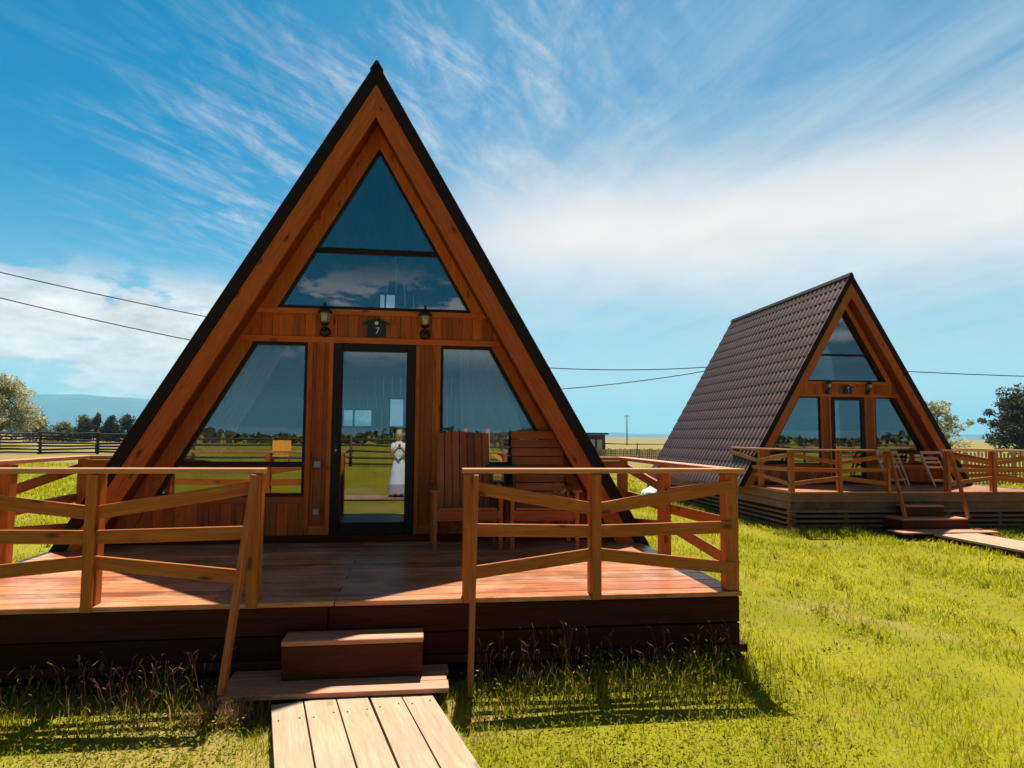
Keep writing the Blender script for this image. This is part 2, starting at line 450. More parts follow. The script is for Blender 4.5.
    def T(poly, along, y=.002, th=.022): trim.prism(poly, (0, y, 0), (1, 0, 0), (0, 0, 1), (0, -1, 0), th, along)
    T(tri_strip(2.507, 2.569, zl, K), 'u'); T(tri_strip(2.176, 2.245, zl, K), 'u')
    for sg in (-1, 1):
        T(P([(sg * .468, 0), (sg * .518, 0), (sg * .518, 2.174), (sg * .468, 2.174)]), 'v')
        T(P([(sg * .697, 0), (sg * (WI - .002), 0), (sg * (WI - .002), 2.174), (sg * .697, 2.174)]), 'v')
        T(P([(sg * WI, .355), (sg * gx(.355), .355), (sg * gx(.43), .43), (sg * WI, .43)]), 'u')
        T([(sg * gx(2.571) + XO, 2.571), (sg * sx(2.571), 2.571), (0, zl), (XO, za)], 'v', .004)
        T([(sg * (gx(.0) + .01) + XO, .0), (sg * sx(.0), .0), (sg * sx(2.174), 2.174), (sg * (gx(2.174) + .01) + XO, 2.174)], 'v', .004)
        plinth.prism([(0, ZF), (sg * (sx(ZF) - .01), ZF), (sg * (sx(0) - .01), -.002), (0, -.002)], (0, -.02, 0), (1, 0, 0), (0, 0, 1), (0, -1, 0), .02, 'u')
        T(P([(sg * .52, .0), (sg * .695, .0), (sg * .695, .10), (sg * .52, .10)]), 'u')
    trim.build('wall_trim', W['trim'], root, .003)
    plinth.build('plinth_board', W['step'], root, .003)
    bk = MB()                            # dark backing seals behind the trims so that no light leaks in
    def B(q): bk.prism(q, (0, .062, 0), (1, 0, 0), (0, 0, 1), (0, 1, 0), .03)
    B([(-sx(2.2), 2.2), (sx(2.2), 2.2), (sx(2.56), 2.56), (-sx(2.56), 2.56)])
    for sg in (-1, 1):
        B(P([(sg * .48, 0), (sg * .75, 0), (sg * .75, 2.2), (sg * .48, 2.2)]))
        B([(sg * .75 + XO, 0), (sg * sx(0), 0), (sg * sx(.36), .36), (sg * .75 + XO, .36)])
        B([(sg * gx(.36) + XO, .36), (sg * sx(.36), .36), (0, zl), (XO, za)])
    bk.build('wall_backing', W['inside'], root)
    # ---- windows
    def window(poly, bars, par=root):
        """poly convex in (x,z); frame = ring 4 cm wide inside the outline"""
        cx = sum(p[0] for p in poly) / len(poly); cz = sum(p[1] for p in poly) / len(poly)
        k = len(poly); ar = sum(poly[i][0] * poly[(i + 1) % k][1] - poly[(i + 1) % k][0] * poly[i][1] for i in range(k))
        if ar < 0: poly = poly[::-1]
        ins = []; fw = .032
        for i in range(k):
            a, b, c = Vector(poly[i - 1]), Vector(poly[i]), Vector(poly[(i + 1) % k])
            d1 = (b - a).normalized(); d2 = (c - b).normalized()
            n1 = Vector((-d1.y, d1.x)); n2 = Vector((-d2.y, d2.x))
            bis = (n1 + n2); bis *= fw / (bis.dot(n1)); ins.append(tuple(b + bis))
        f = MB()
        for i in range(k):
            j = (i + 1) % k
            f.prism([poly[i], poly[j], ins[j], ins[i]], (0, .045, 0), (1, 0, 0), (0, 0, 1), (0, -1, 0), .05)
        for p in bars: f.prism(p, (0, .045, 0), (1, 0, 0), (0, 0, 1), (0, -1, 0), .046)
        w = f.build('window', M['frame'], par)
        g = MB(); g.prism(ins, (0, .03, 0), (1, 0, 0), (0, 0, 1), (0, -1, 0), .006)
        g.build('pane', M['glass'], w)
        return w
    window(P([(-gx(2.573), 2.573), (gx(2.573), 2.573), (0, za)]), [P([(-gx(3.235) + .03, 3.235), (gx(3.235) - .03, 3.235), (gx(3.295) - .03, 3.295), (-gx(3.295) + .03, 3.295)])])
    for sg in (-1, 1):
        window(P([(sg * WI, .432), (sg * gx(.432), .432), (sg * gx(2.172), 2.172), (sg * WI, 2.172)]),
               [P([(sg * (WI + .02), .757), (sg * (gx(.757) - .03), .757), (sg * (gx(.817) - .03), .817), (sg * (WI + .02), .817)])])
    # ---- door
    d = MB()
    for x0, x1, z0, z1, al in ((XO - .464, XO - .363, 0, 2.172, 'z'), (XO + .363, XO + .464, 0, 2.172, 'z'), (XO - .362, XO + .362, 2.085, 2.172, 'x'), (XO - .362, XO + .362, 0, .13, 'x')):
        d.box(x0, x1, -.03, .05, z0, z1, al)
    door = d.build('door', M['frame'], root, .004)
    g = MB(); g.prism([(XO - .362, .13), (XO + .362, .13), (XO + .362, 2.085), (XO - .362, 2.085)], (0, .018, 0), (1, 0, 0), (0, 0, 1), (0, -1, 0), .006); g.build('pane', M['glass'], door)
    hn = MB(); hn.box(-.40, -.365, -.038, -.031, .90, 1.09, 'z'); hn.tube([(-.382, -.036, 1.04), (-.382, -.075, 1.04), (-.29, -.078, 1.04)], .009, 8)
    hn.build('handle', M['black'], door); kc = MB(); kc.lathe([(.001, 0), (.014, 0), (.014, .008), (.001, .008)], (0, 0, 0), 10)
    kk = kc.build('key_cover', M['steel'], door, 0, (-.382, -.036, .95)); kk.rotation_euler.x = R(90)
    # ---- lanterns, number plate, sockets
    for sg in (-1, 1):
        ln = MB(); cx, cz = sg * .565 + XO, 2.445
        ln.lathe([(.001, 0), (.055, .006), (.062, .03), (.04, .055), (.001, .06)], (0, 0, 0), 12)
        for v in ln.v: v.xyz = (cx + v.x, -.02 - v.z, cz - .15 + v.y)
        ln.tube([(cx, -.07, cz - .15), (cx, -.12, cz - .13), (cx, -.12, cz - .085)], .012, 8)
        ln.lathe([(.02, -.085), (.045, -.075), (.05, -.055), (.05, -.05)], (cx, -.12, cz), 12)
        ln.lathe([(.078, .055), (.088, .06), (.055, .10), (.022, .125), (.012, .15), (.017, .158), (.012, .168), (.001, .185)], (cx, -.12, cz), 12)
        for q in range(4):
            an = q * math.pi / 2 + .78; ln.beam((cx + .05 * math.cos(an), -.12 + .05 * math.sin(an), cz - .05), (cx + .073 * math.cos(an), -.12 + .073 * math.sin(an), cz + .056), .007, .007, (1, .2, 0))
        lo = ln.build('wall_lantern', M['black'], root)
        gl = MB(); gl.lathe([(.044, -.049), (.066, .054)], (cx, -.12, cz), 12); gl.build('lantern_glass', M['lampglass'], lo)
    pl = MB(); px, pz = 0.04, 2.268
    pl.box(px - .105, px + .105, -.045, -.022, pz - .01, pz + .145, 'x')
    for sg in (-1, 1): pl.beam((px, -.036, pz + .195), (px + sg * .155, -.036, pz + .135), .035, .022, (0, 0, 1))
    pl.prism([(px - .10, pz + .146), (px + .10, pz + .146), (px, pz + .186)], (0, -.022, 0), (1, 0, 0), (0, 0, 1), (0, -1, 0), .02)
    npl = pl.build('number_plate', M['black'], root)
    text_mesh('digit', digit, .105, .002, M['paint'], npl, (px + .012, -.048, pz + .055))
    ring = MB(); ring.lathe([(.010, 0), (.022, 0), (.022, .004), (.010, .004)], (0, 0, 0), 14)
    rg = ring.build('emblem', M['paint'], npl, 0, (px, -.046, pz + .145)); rg.rotation_euler.x = R(90)
    for z, w in ((.79, .072), (.26, .062)):
        so = MB(); so.box(-.582 - w / 2, -.582 + w / 2, -.062, -.022, z - w / 2, z + w / 2, 'z'); so.box(-.582 - w / 3, -.582 + w / 3, -.07, -.0625, z - w / 3, z + w / 3, 'z')
        so.build('outdoor_socket', M['grey'], root, .004)
    # ---- inside and back
    fl = MB(); fl.planks([(-sx(0), .10), (sx(0), .10), (sx(0), LEN - .05), (-sx(0), LEN - .05)], (0, 0, .004), (1, 0, 0), (0, 1, 0), (0, 0, 1), .03, .14, 'v')
    fl.build('floor', W['inside'], root)
    bw = MB(); FB = ((0, LEN, 0), (1, 0, 0), (0, 0, 1), (0, -1, 0))
    # back wall with two low windows and a small loft window
    HOLES = ((-1.06, -.42, 1.28, 1.68, 1), (-.10, .24, 1.28, 1.92, 0), (-.36, .02, 3.45, 4.16, 1))
    def wall_rect(x0, x1, z0, z1):
        q = tri_strip(z0, z1, zl, K); q = clip(clip(q, 0, x0, 1), 0, x1, -1)
        if len(q) > 2: bw.planks(q, *FB, .05, .18)
    zs = [0, 1.28, 1.68, 1.92, 3.45, 4.16, zl - .02]
    for z0, z1 in zip(zs[:-1], zs[1:]):
        x = -3.2
        for h0, h1, a0, a1, _ in sorted(HOLES):
            if a0 <= z0 + 1e-6 and a1 >= z1 - 1e-6: wall_rect(x, h0, z0, z1); x = h1
        wall_rect(x, 3.2, z0, z1)
    bw.build('back_wall', W['inside'], root)
    for x0, x1, z0, z1, mid in HOLES:
        f = MB(); y0, y1 = LEN - .05, LEN - .001
        f.box(x0, x0 + .035, y0, y1, z0, z1, 'z'); f.box(x1 - .035, x1, y0, y1, z0, z1, 'z')
        f.box(x0 + .036, x1 - .036, y0, y1, z0, z0 + .035); f.box(x0 + .036, x1 - .036, y0, y1, z1 - .035, z1)
        if mid: xm = x0 + (x1 - x0) * .38; f.box(xm - .02, xm + .02, y0 + .004, y1 - .004, z0 + .036, z1 - .036, 'z')
        w = f.build('back_window', M['frame'], root)
        g = MB(); g.box(x0 + .035, x1 - .035, LEN - .03, LEN - .024, z0 + .035, z1 - .035); g.build('pane', M['clear'], w)
    lf = MB(); lf.box(-sx(2.45) + .02, sx(2.45) - .02, 3.4, LEN - .06, 2.36, 2.44, 'x'); lf.build('loft_floor', W['inside'], root)
    return root

def curtain(root_loc, rz, pts_top, pts_bot, label):
    """pleated cloth between two lines (local cabin coords), with real ripples"""
    o_ = MB(); n = 70; rows = 14
    for r in range(rows + 1):
        t = r / rows
        for i in range(n + 1):
            u = i / n
            a = Vector(pts_top[0]).lerp(Vector(pts_top[1]), u); b = Vector(pts_bot[0]).lerp(Vector(pts_bot[1]), u)
            p = a.lerp(b, t); p.y += .028 * math.sin(u * n * .62 + .5 * math.sin(5 * t)) + .012 * math.sin(u * 23 + t * 3)
            o_.v.append(p)
    for r in range(rows):
        for i in range(n):
            o_.face((r * (n + 1) + i, r * (n + 1) + i + 1, (r + 1) * (n + 1) + i + 1, (r + 1) * (n + 1) + i), [(0, 0)] * 4, True)
    o = o_.build('curtain', M['cloth'], None, 0, root_loc, rz)
    o.scale = (CS,) * 3; so = o.modifiers.new('thick', 'SOLIDIFY'); so.thickness = .003
    return tag(o, label, 'curtain', 'curtains inside the cabin windows')

C1 = (0, 8.002); C2 = (11.752, 16.72); RZ2 = R(-1.64)
CS = .932; CAMP = (.548, 0, D + 1.12)
def near(p): return tuple(c_ + CS * (q - c_) for q, c_ in zip(p, CAMP))
c1 = near((*C1, D)); c2 = near((*C2, D))
cab1 = make_cabin(c1[0], c1[1], 0, .38, 4.51, 'nearest A-frame cabin in orange-brown wood with a glazed front and plate number 7', '7', True)
cab2 = make_cabin(c2[0], c2[1], RZ2, .38, 4.51, 'farther A-frame cabin on the right showing its brown metal-tiled roof slope', '1', False)
cab1.location.z = c1[2]; cab2.location.z = c2[2]
cab1.scale = (CS,) * 3; cab2.scale = (CS * 1.012, CS, CS * 1.022)
curtain(c1, 0, ((-1.45, .12, 2.14), (-.95, .12, 2.14)), ((-2.12, .13, .80), (-1.70, .13, .80)), 'pale curtain swept aside behind the left window of the nearest cabin')
curtain(c1, 0, ((1.02, .12, 2.14), (1.38, .12, 2.14)), ((1.06, .13, .42), (2.12, .13, .42)), 'pale pleated curtain behind the right window of the nearest cabin, beyond the porch chairs')
curtain(c2, RZ2, ((.82, .12, 2.14), (1.38, .12, 2.14)), ((.82, .13, .42), (2.12, .13, .42)), 'brownish curtain drawn across the right window of the farther cabin')
for i, x in enumerate((-1.62, -1.36)):
    mg = MB(); mg.lathe([(.028, 0), (.034, .004), (.036, .09), (.031, .09), (.029, .012), (.001, .012)], (0, 0, 0), 14)
    mg.tube([(.034, 0, .075), (.06, 0, .065), (.06, 0, .03), (.034, 0, .02)], .005, 6)
    o = mg.build('mug', M['mug'], None, 0, (c1[0] + x, c1[1] + .26, c1[2] + .032 + .7))
    tag(o, ['white mug on the window table, nearer the slanting roof side', 'white mug on the window table, nearer the door'][i], 'mug', 'mugs on the window table')
tb = thing('window_table', (c1[0] - 1.5, c1[1] + .36, c1[2] + .032), 'small dark table inside the left window of the nearest cabin, with two white mugs', 'table')
mb = MB(); mb.box(-.42, .42, -.20, .25,   .668, .70); mb.build('tabletop', M['frame'], tb, .004)
for x in (-.36, .36):
    for y in (-.15, .2):
        mb = MB(); mb.box(x - .02, x + .02, y - .02, y + .02, .0, .667, 'z'); mb.build('leg', M['frame'], tb)

# ------------------------------------------------------------------ decks with railings
def make_deck(ox, oy, rz, xl, xr, yf, yb, oL, oR, mid_l, mid_r, gz, label, skirt_m, foot):
    """xl..xr, yf..yb platform in cabin coords (deck level z=0); oL..oR is the opening for the steps"""
    root = thing('timber_deck', (ox, oy, D), label, 'deck', 'railed decks in front of the cabins', rz)
    dk = MB(); pw = .142; y = yf - .02
    while y < .05:
        yy = y + pw - .007
        # boards in two lengths, joints staggered
        cut = xl + (xr - xl) * random.choice((.36, .5, .64))
        for a, b in ((xl - .015, cut - .002), (cut + .002, xr + .015)):
            dk.box(a, b, y, yy, -.034 + random.uniform(-.001, .001), random.uniform(-.0015, .0015))
        y += pw
    dk.build('decking', W['deck'], root, .004)
    fl = MB(); fl.box(xl + .03, xr - .03, .06, yb - .03, -.05, -.008, 'y'); fl.build('cabin_base_floor', W['weathered'], root)
    # skirt: wide boards on top, stacked cribbing with gaps below
    sk = MB(); cr = MB(); base = gz - D
    zt = -.036
    hs = [.19, .155]
    for h in hs:
        zb = zt - h
        for (a, b) in (((xl, yf), (xr, yf)), ((xl, yf), (xl, yb)), ((xr, yf), (xr, yb))):
            if a[1] == b[1]:
                jt = a[0] + (b[0] - a[0]) * random.uniform(.35, .7)
                for q0, q1 in ((a[0], jt - .0025), (jt + .0025, b[0])): e_ = random.uniform(-.003, .003); sk.box(q0, q1, yf + e_, yf + .032, zb + .004, zt - .004 + e_)
            else: sk.box(a[0] if a[0] == xl else a[0] - .032, a[0] + .032 if a[0] == xl else a[0], yf + .034, yb, zb + .003, zt - .003, 'y')
        zt = zb
    k = 0
    while zt > base - .06:
        h = .062; zb = zt - h; e = .055 if k % 2 == 0 else .035
        j = random.uniform(-.012, .012)
        cr.box(xl - e, xr + e, yf - .004 + j, yf + .10 + j, zb + .004, zt)
        zt = zb - .004; zb = zt - .036
        for x0 in (xl - .012, xr - .08):
            cr.box(x0, x0 + .092, yf - .05 + j, yb, zb, zt, 'y')
        n = 5
        for i in range(1, n): xx = xl + (xr - xl) * i / n; cr.box(xx, xx + .1, yf + .012, yf + 1.2, zb, zt, 'y')
        zt = zb - .002; k += 1
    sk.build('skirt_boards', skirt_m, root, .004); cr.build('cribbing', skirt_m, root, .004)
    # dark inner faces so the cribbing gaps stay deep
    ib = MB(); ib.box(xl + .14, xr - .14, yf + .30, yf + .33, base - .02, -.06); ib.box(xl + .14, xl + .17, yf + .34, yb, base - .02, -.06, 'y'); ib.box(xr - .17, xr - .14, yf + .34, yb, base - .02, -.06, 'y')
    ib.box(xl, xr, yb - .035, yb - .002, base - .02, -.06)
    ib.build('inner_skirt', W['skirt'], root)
    # railing
    rl = empty('railing', (0, 0, 0)); rl.parent = root
    zr = .895; pt = .088; yi = yf + .05
    def post(x, y, w=pt, d=pt, z0=-.0, zt=zr - .042):
        m = MB(); m.box(x - w / 2, x + w / 2, y - d / 2, y + d / 2, z0, zt, 'z'); m.build('post', W['rail'], rl, .004)
    def rail(p0, p1, w=.088, th=.026):
        m = MB(); m.beam(p0, p1, th, w, (0, 0, 1)); m.build('rail_board', W['rail'], rl, .003)
    def cap(p0, p1, w=.125, th=.034):
        m = MB(); m.beam(p0, p1, w, th, (0, 0, 1)); m.build('top_rail', W['cap'], rl, .004)
    def bay(a, b, hi_at_a):
        # three boards that draw together towards the middle post
        zo = (.765, .465, .165); zi = (.60, .445, .285)
        za_, zb_ = (zo, zi) if hi_at_a else (zi, zo)
        for q in range(3): rail((a[0], a[1], za_[q]), (b[0], b[1], zb_[q]))
    # front: left bay pair, right bay pair
    yfb = yi - .058
    for (a, m_, b) in ((xl + .045, mid_l, oL - .035), (oR + .035, mid_r, xr - .045)):
        for px in (a, m_, b):
            corner = px in (xl + .045, xr - .045)
            post(px, yi, .10 if corner else .072, .10 if corner else pt, -.0)
            if not corner: # a second thin cover strip in front of the rails, as on the real posts
                mm = MB(); mm.box(px - .034, px + .034, yfb - .042, yfb - .015, -.03, zr - .043, 'z'); mm.build('post_strip', W['rail'], rl, .003)
        bay((a, yfb), (m_ - .0, yfb), True); bay((m_, yfb), (b, yfb), False)
        cap((a - (.09 if a < -2 else .05), yi - .03, zr - .02), (b + (.09 if b > 2 else .05), yi - .03, zr - .02))
    # sides back to the roof and short returns
    ym = yf + 1.42; ye = -.40
    for sg, x in ((-1, xl + .045), (1, xr - .045)):
        post(x, ym, .10, .10); post(x, ye, .10, .10)
        xs = x + sg * .064
        bay((xs, yi), (xs, ym), True); bay((xs, ym), (xs, ye), False)
        cap((x, yi + .034, zr - .018), (x, ye + .06, zr - .018))
        xi = sg * (5.08 - .90) * K + sg * .02
        cap((x - sg * .066, ye, zr - .021), (xi, ye, zr - .021), .10, .04)
        rail((x, ye - .062, zr - .085), (xi, ye - .062, zr - .085), .085)
    # slanting handrails at the steps
    for x, fx, fy, fz in ((oL - .03, *foot[0]), (oR + .075, *foot[1])):
        m = MB(); m.beam((x, yf - .075, zr - .05), (fx, fy, fz), .036, .088, (0, -1, .3)); m.build('handrail', W['rail'], rl, .003)
    return root
YD1 = 4.85 - C1[1]
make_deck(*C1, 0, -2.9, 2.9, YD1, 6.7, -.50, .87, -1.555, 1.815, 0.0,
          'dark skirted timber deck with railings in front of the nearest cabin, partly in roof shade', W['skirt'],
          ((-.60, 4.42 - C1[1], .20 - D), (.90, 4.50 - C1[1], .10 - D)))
make_deck(*C2, RZ2, -3.35, 2.55, -3.265, 6.7, -1.12, .19, -2.25, 1.3, -.22,
          'weathered skirted timber deck with railings round the farther cabin, at right', W['weathered'],
          ((-1.28, -3.945, -.49), (.10, -3.945, -.49)))

# ------------------------------------------------------------------ steps, pads, boardwalks
def to_w(c, rz, x, y, z):
    return (c[0] + x * math.cos(rz) - y * math.sin(rz), c[1] + x * math.sin(rz) + y * math.cos(rz), z)
def step_box(c, rz, x0, x1, y0, y1, z0, z1, label):
    cx, cy = (x0 + x1) / 2, (y0 + y1) / 2; w, d, h = (x1 - x0) / 2, (y1 - y0) / 2, z1 - z0
    o = thing('wooden_step', to_w(c, rz, cx, cy, z0), label, 'step', None, rz)
    t = MB(); t.box(-w, w, -d, -.003, h - .032, h); t.box(-w, w, .003, d, h - .032, h); t.build('tread', W['pad'], o, .004)  # tread paler and riser darker: sun and shade on the step put into colour
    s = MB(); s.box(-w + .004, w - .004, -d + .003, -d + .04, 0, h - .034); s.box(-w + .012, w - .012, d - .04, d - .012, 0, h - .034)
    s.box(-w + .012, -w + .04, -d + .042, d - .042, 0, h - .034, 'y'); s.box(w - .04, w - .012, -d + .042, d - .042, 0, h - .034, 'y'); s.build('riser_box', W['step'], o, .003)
    return o
def pad(c, rz, x0, x1, y0, y1, z, n, label, gz):
    o = thing('landing_pad', to_w(c, rz, (x0 + x1) / 2, (y0 + y1) / 2, gz), label, 'landing', None, rz)
    w, d = (x1 - x0) / 2, (y1 - y0) / 2; pw = 2 * d / n
    for i in range(n):
        b = MB(); b.box(-w + random.uniform(-.01, .01), w + random.uniform(-.01, .01), -d + i * pw + .004, -d + (i + 1) * pw - .004, z - gz - .03, z - gz); b.build('board', W['pad'], o, .003)
    for x in (-w * .8, 0, w * .8):
        b = MB(); b.box(x - .04, x + .04, -d + .03, d - .03, 0, z - gz - .031, 'y'); b.build('joist', W['skirt'], o)
    return o
# world-aligned for the near cabin (deck-relative numbers measured on the real deck)
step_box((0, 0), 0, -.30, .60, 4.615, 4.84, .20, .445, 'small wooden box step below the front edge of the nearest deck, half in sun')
pad((0, 0), 0, -.62, .76, 4.38, 4.84, .20, 3, 'low reddish board landing between the box step and the pale boardwalk', 0)
def boardwalk(p0, p1, width, n, z0, z1, label, board=W['board']):
    """n long planks side by side from p0 to p1 (2d)"""
    p0 = Vector(p0); p1 = Vector(p1); a = (p1 - p0); L = a.length; ang = math.atan2(a.y, a.x)
    g0, g1 = ground_z(*p0), ground_z(*p1)
    o = thing('boardwalk', (p0.x, p0.y, 0), label, 'boardwalk', 'pale boardwalks in the grass', ang)
    pw = width / n
    for i in range(n):
        v = -width / 2 + (i + .5) * pw; b = MB(); x = 0; k = 0
        js = [0] + [q for q in np.arange(2.6 + .37 * (i % 2), L - .8, 3.0)] + [L]
        for u0, u1 in zip(js[:-1], js[1:]):
            e = random.uniform(-.004, .004); dz_ = random.uniform(-.002, .001); d0 = random.uniform(-.012, .012) if u0 == 0 else 0
            za, zb = z0 + (z1 - z0) * u0 / L, z0 + (z1 - z0) * u1 / L
            b.beam((u0 + .003 + d0, v + e, za - .02 + dz_), (u1 - .003, v - e, zb - .02 - dz_), pw - .010, .04, (0, random.uniform(-.012, .012), 1))
        nf = len(b.f)
        for u in np.arange(.25, L, 1.1):
            for q in (-.3, .3):
                zz = z0 + (z1 - z0) * u / L; b.lathe([(.0065, 0), (.006, .0025)], (u + random.uniform(-.02, .02), v + q * pw, zz + .0005), 7)
        po = b.build('plank', board, o, .004); po.data.materials.append(M['black'])
        for f_ in po.data.polygons[nf:]: f_.material_index = 1
    m = MB()
    for u in np.arange(.25, L, 1.1):
        zz = z0 + (z1 - z0) * u / L
        m.box(u - .04, u + .04, -width / 2 + .02, width / 2 - .02, g0 + (g1 - g0) * u / L - .02, zz - .045, 'y')
    for sg in (-1, 1): m.beam((0.02, sg * (width / 2 - .05), z0 - .085), (L - .02, sg * (width / 2 - .05), z1 - .085), .05, .08)
    m.build('bearer', W['skirt'], o)
    return o
BW = boardwalk((.165, 4.43), (1.84, -3.0), .945, 5, .165, .14, 'pale plank boardwalk leading straight to the landing of the nearest deck')
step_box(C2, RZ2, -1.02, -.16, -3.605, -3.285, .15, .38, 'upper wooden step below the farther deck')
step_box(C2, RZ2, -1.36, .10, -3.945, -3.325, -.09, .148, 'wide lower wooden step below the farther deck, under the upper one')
pad(C2, RZ2, -1.7, .35, -4.445, -3.965, -.06, 3, 'low reddish board landing at the foot of the steps to the farther deck', -.21)
w0 = to_w(C2, RZ2, -.62, -4.465, 0); w1 = to_w(C2, RZ2, -.25, -16.5, 0)
boardwalk(w0[:2], (w0[0] + .25, -3.05), .95, 5, -.08, -.08, 'sunlit boardwalk strip crossing the grass in front of the farther deck, at the right edge')
boardwalk((-9, -3.6), (14, -3.6), .95, 5, .14, .14, 'cross boardwalk behind the camera, seen in the door glass reflection')

# ------------------------------------------------------------------ porch furniture
def chair(loc, rz, vertical, label):
    o = thing('garden_chair', loc, label, 'chair', 'wooden garden chairs on the porch', rz); o.scale.y = .78
    m = MB()
    for i in range(5): y = .0 + i * .105; m.beam((-.29, y + .045, .40 - i * .012), (.29, y + .045, .40 - i * .012), .095, .024)
    m.box(-.30, .30, -.012, .012, .285, .385); m.build('seat', W['chair'], o, .003)
    b = MB(); p0 = Vector((0, .50, .36)); p1 = Vector((0, .78, 1.15)); dv = (p1 - p0); L = dv.length; dv.normalize(); nn = Vector((0, -dv.z, dv.y))
    if vertical:
        for i in range(7): x = -.243 + i * .081; b.beam(p0 + Vector((x, 0, 0)), p1 + Vector((x, 0, .012 * (1 - abs(i - 3) / 3))), .074, .022, nn)
        for t in (.12, .8): q = p0 + dv * (L * t) - nn * .026; b.beam(q + Vector((-.27, 0, 0)), q + Vector((.27, 0, 0)), .07, .024, nn)
    else:
        for i in range(9): q = p0 + dv * (.045 + i * .097); b.beam(q + Vector((-.28, 0, 0)), q + Vector((.28, 0, 0)), .086, .02, nn)
        for x in (-.22, .22): b.beam(p0 + Vector((x, 0, 0)) - nn * .024, p1 + Vector((x, 0, 0)) - nn * .024, .06, .026, nn)
    b.build('backrest', W['chair'], o, .003)
    for sg in (-1, 1):
        l = MB(); l.box(sg * .325 - .02, sg * .325 + .02, -.03, .03, 0, .565, 'z'); l.build('leg', W['chair'], o, .003)
        l = MB(); l.beam((sg * .325, .58, 0), (sg * .325, .66, .58), .04, .055, (0, 1, 0)); l.build('leg', W['chair'], o, .003)
        a = MB(); a.beam((sg * .325, -.06, .578), (sg * .325, .72, .592), .085, .024); a.build('armrest', W['chair'], o, .003)
        s = MB(); s.beam((sg * .302, -.02, .345), (sg * .302, .60, .29), .024, .075); s.build('side_rail', W['chair'], o, .003)
    return o
chair((1.04, 6.80, D), R(2), True, 'brown wooden porch chair with vertical back slats, beside the door of the nearest cabin')
chair((1.80, 6.76, D), R(-2), False, 'brown wooden porch chair with horizontal back slats, nearest the slanting roof edge')
t = thing('side_table', (1.42, 7.24, D), 'narrow dark table between the two porch chairs of the nearest cabin', 'table')
mb = MB(); mb.box(-.16, .16, -.16, .16, .79, .815); mb.build('tabletop', M['shed'], t, .003)
for x in (-.12, .12):
    for y in (-.12, .12):
        mb = MB(); mb.box(x - .018, x + .018, y - .018, y + .018, 0, .788, 'z'); mb.build('leg', M['shed'], t)
def folding(loc, rz, label):
    """a folded slat chair leaning: two nearly parallel frames"""
    o = thing('folding_chair', loc, label, 'folding chair', 'pale folding chairs leaning on the farther porch', rz)
    for nm, dy, w, zt in (('front_frame', 0, .27, .80), ('rear_frame', .045, .225, .66)):
        a = MB(); q = lambda t: (-.20 + .40 * t + dy, .012 + zt * t)
        for sg in (-1, 1): a.beam((sg * w, *q(0)), (sg * w, *q(1)), .034, .022, (0, -1, .3))
        a.beam((-w + .018, *q(.2)), (w - .018, *q(.2)), .03, .018, (0, -1, .3)); a.beam((-w - .017, *q(.985)), (w + .017, *q(.985)), .07, .018, (0, -1, .3))
        a.build(nm, W['bare'], o, .002)
    s = MB()
    for t_ in (.62, .78): s.beam((-.225, -.20 + .40 * t_ + .018, .012 + .72 * t_), (.225, -.20 + .40 * t_ + .018, .012 + .72 * t_), .05, .012, (0, -1, .3))
    s.build('slats', W['bare'], o, .002)
    return o
folding((12.72, 14.75, D), R(4), 'pale folding chair leaning under the right roof edge of the farther cabin')
folding((11.75, 15.0, D), R(2), 'pale folding chair leaning at the right window of the farther cabin, left of its twin')

# ------------------------------------------------------------------ fences, shed, poles, wires, sack
def log_fence(p0, p1, n, rails, h, label, m=W['greyrail'], r=.07, jit=.05):
    p0 = Vector((*p0, 0)); p1 = Vector((*p1, 0))
    o = thing('log_rail_fence', p0, label, 'fence'); d = p1 - p0
    for i in range(n + 1):
        q = d * (i / n); q.z = ground_z(p0.x + q.x, p0.y + q.y); b = MB(); b.tube([q, q + Vector((random.uniform(-.04, .04), 0, h + random.uniform(0, .15)))], [r * 1.3, r * 1.1], 8); b.build('post', m, o)
    for k in range(rails):
        z = h * (.10 + .88 * k / max(1, rails - 1)); b = MB()
        for i in range(n):
            q0 = d * (i / n); q1 = d * ((i + 1) / n)
            g0 = ground_z(p0.x + q0.x, p0.y + q0.y); g1 = ground_z(p0.x + q1.x, p0.y + q1.y)
            b.tube([q0 + Vector((-.15, -.09, g0 + z + random.uniform(-jit, jit))), q0.lerp(q1, .5) + Vector((0, -.09, (g0 + g1) / 2 + z - .03)), q1 + Vector((.15, -.09, g1 + z + random.uniform(-jit, jit)))], [r, r * .9, r * .75], 7)
        b.build('rail', m, o)
    return o
log_fence((-52, 61), (-8, 60), 10, 7, 1.70, 'dark weathered rail fence across the field on the left, in front of the shrubs', r=.085, jit=.09)
log_fence((14, 76), (44, 75), 8, 2, 1.25, 'thin dark rail fence in the far field, between the two cabins', r=.055)
log_fence((-40, -24), (42, -22), 20, 5, 1.5, 'rail fence behind the camera, seen reflected in the windows', W['greyrail'], .06)
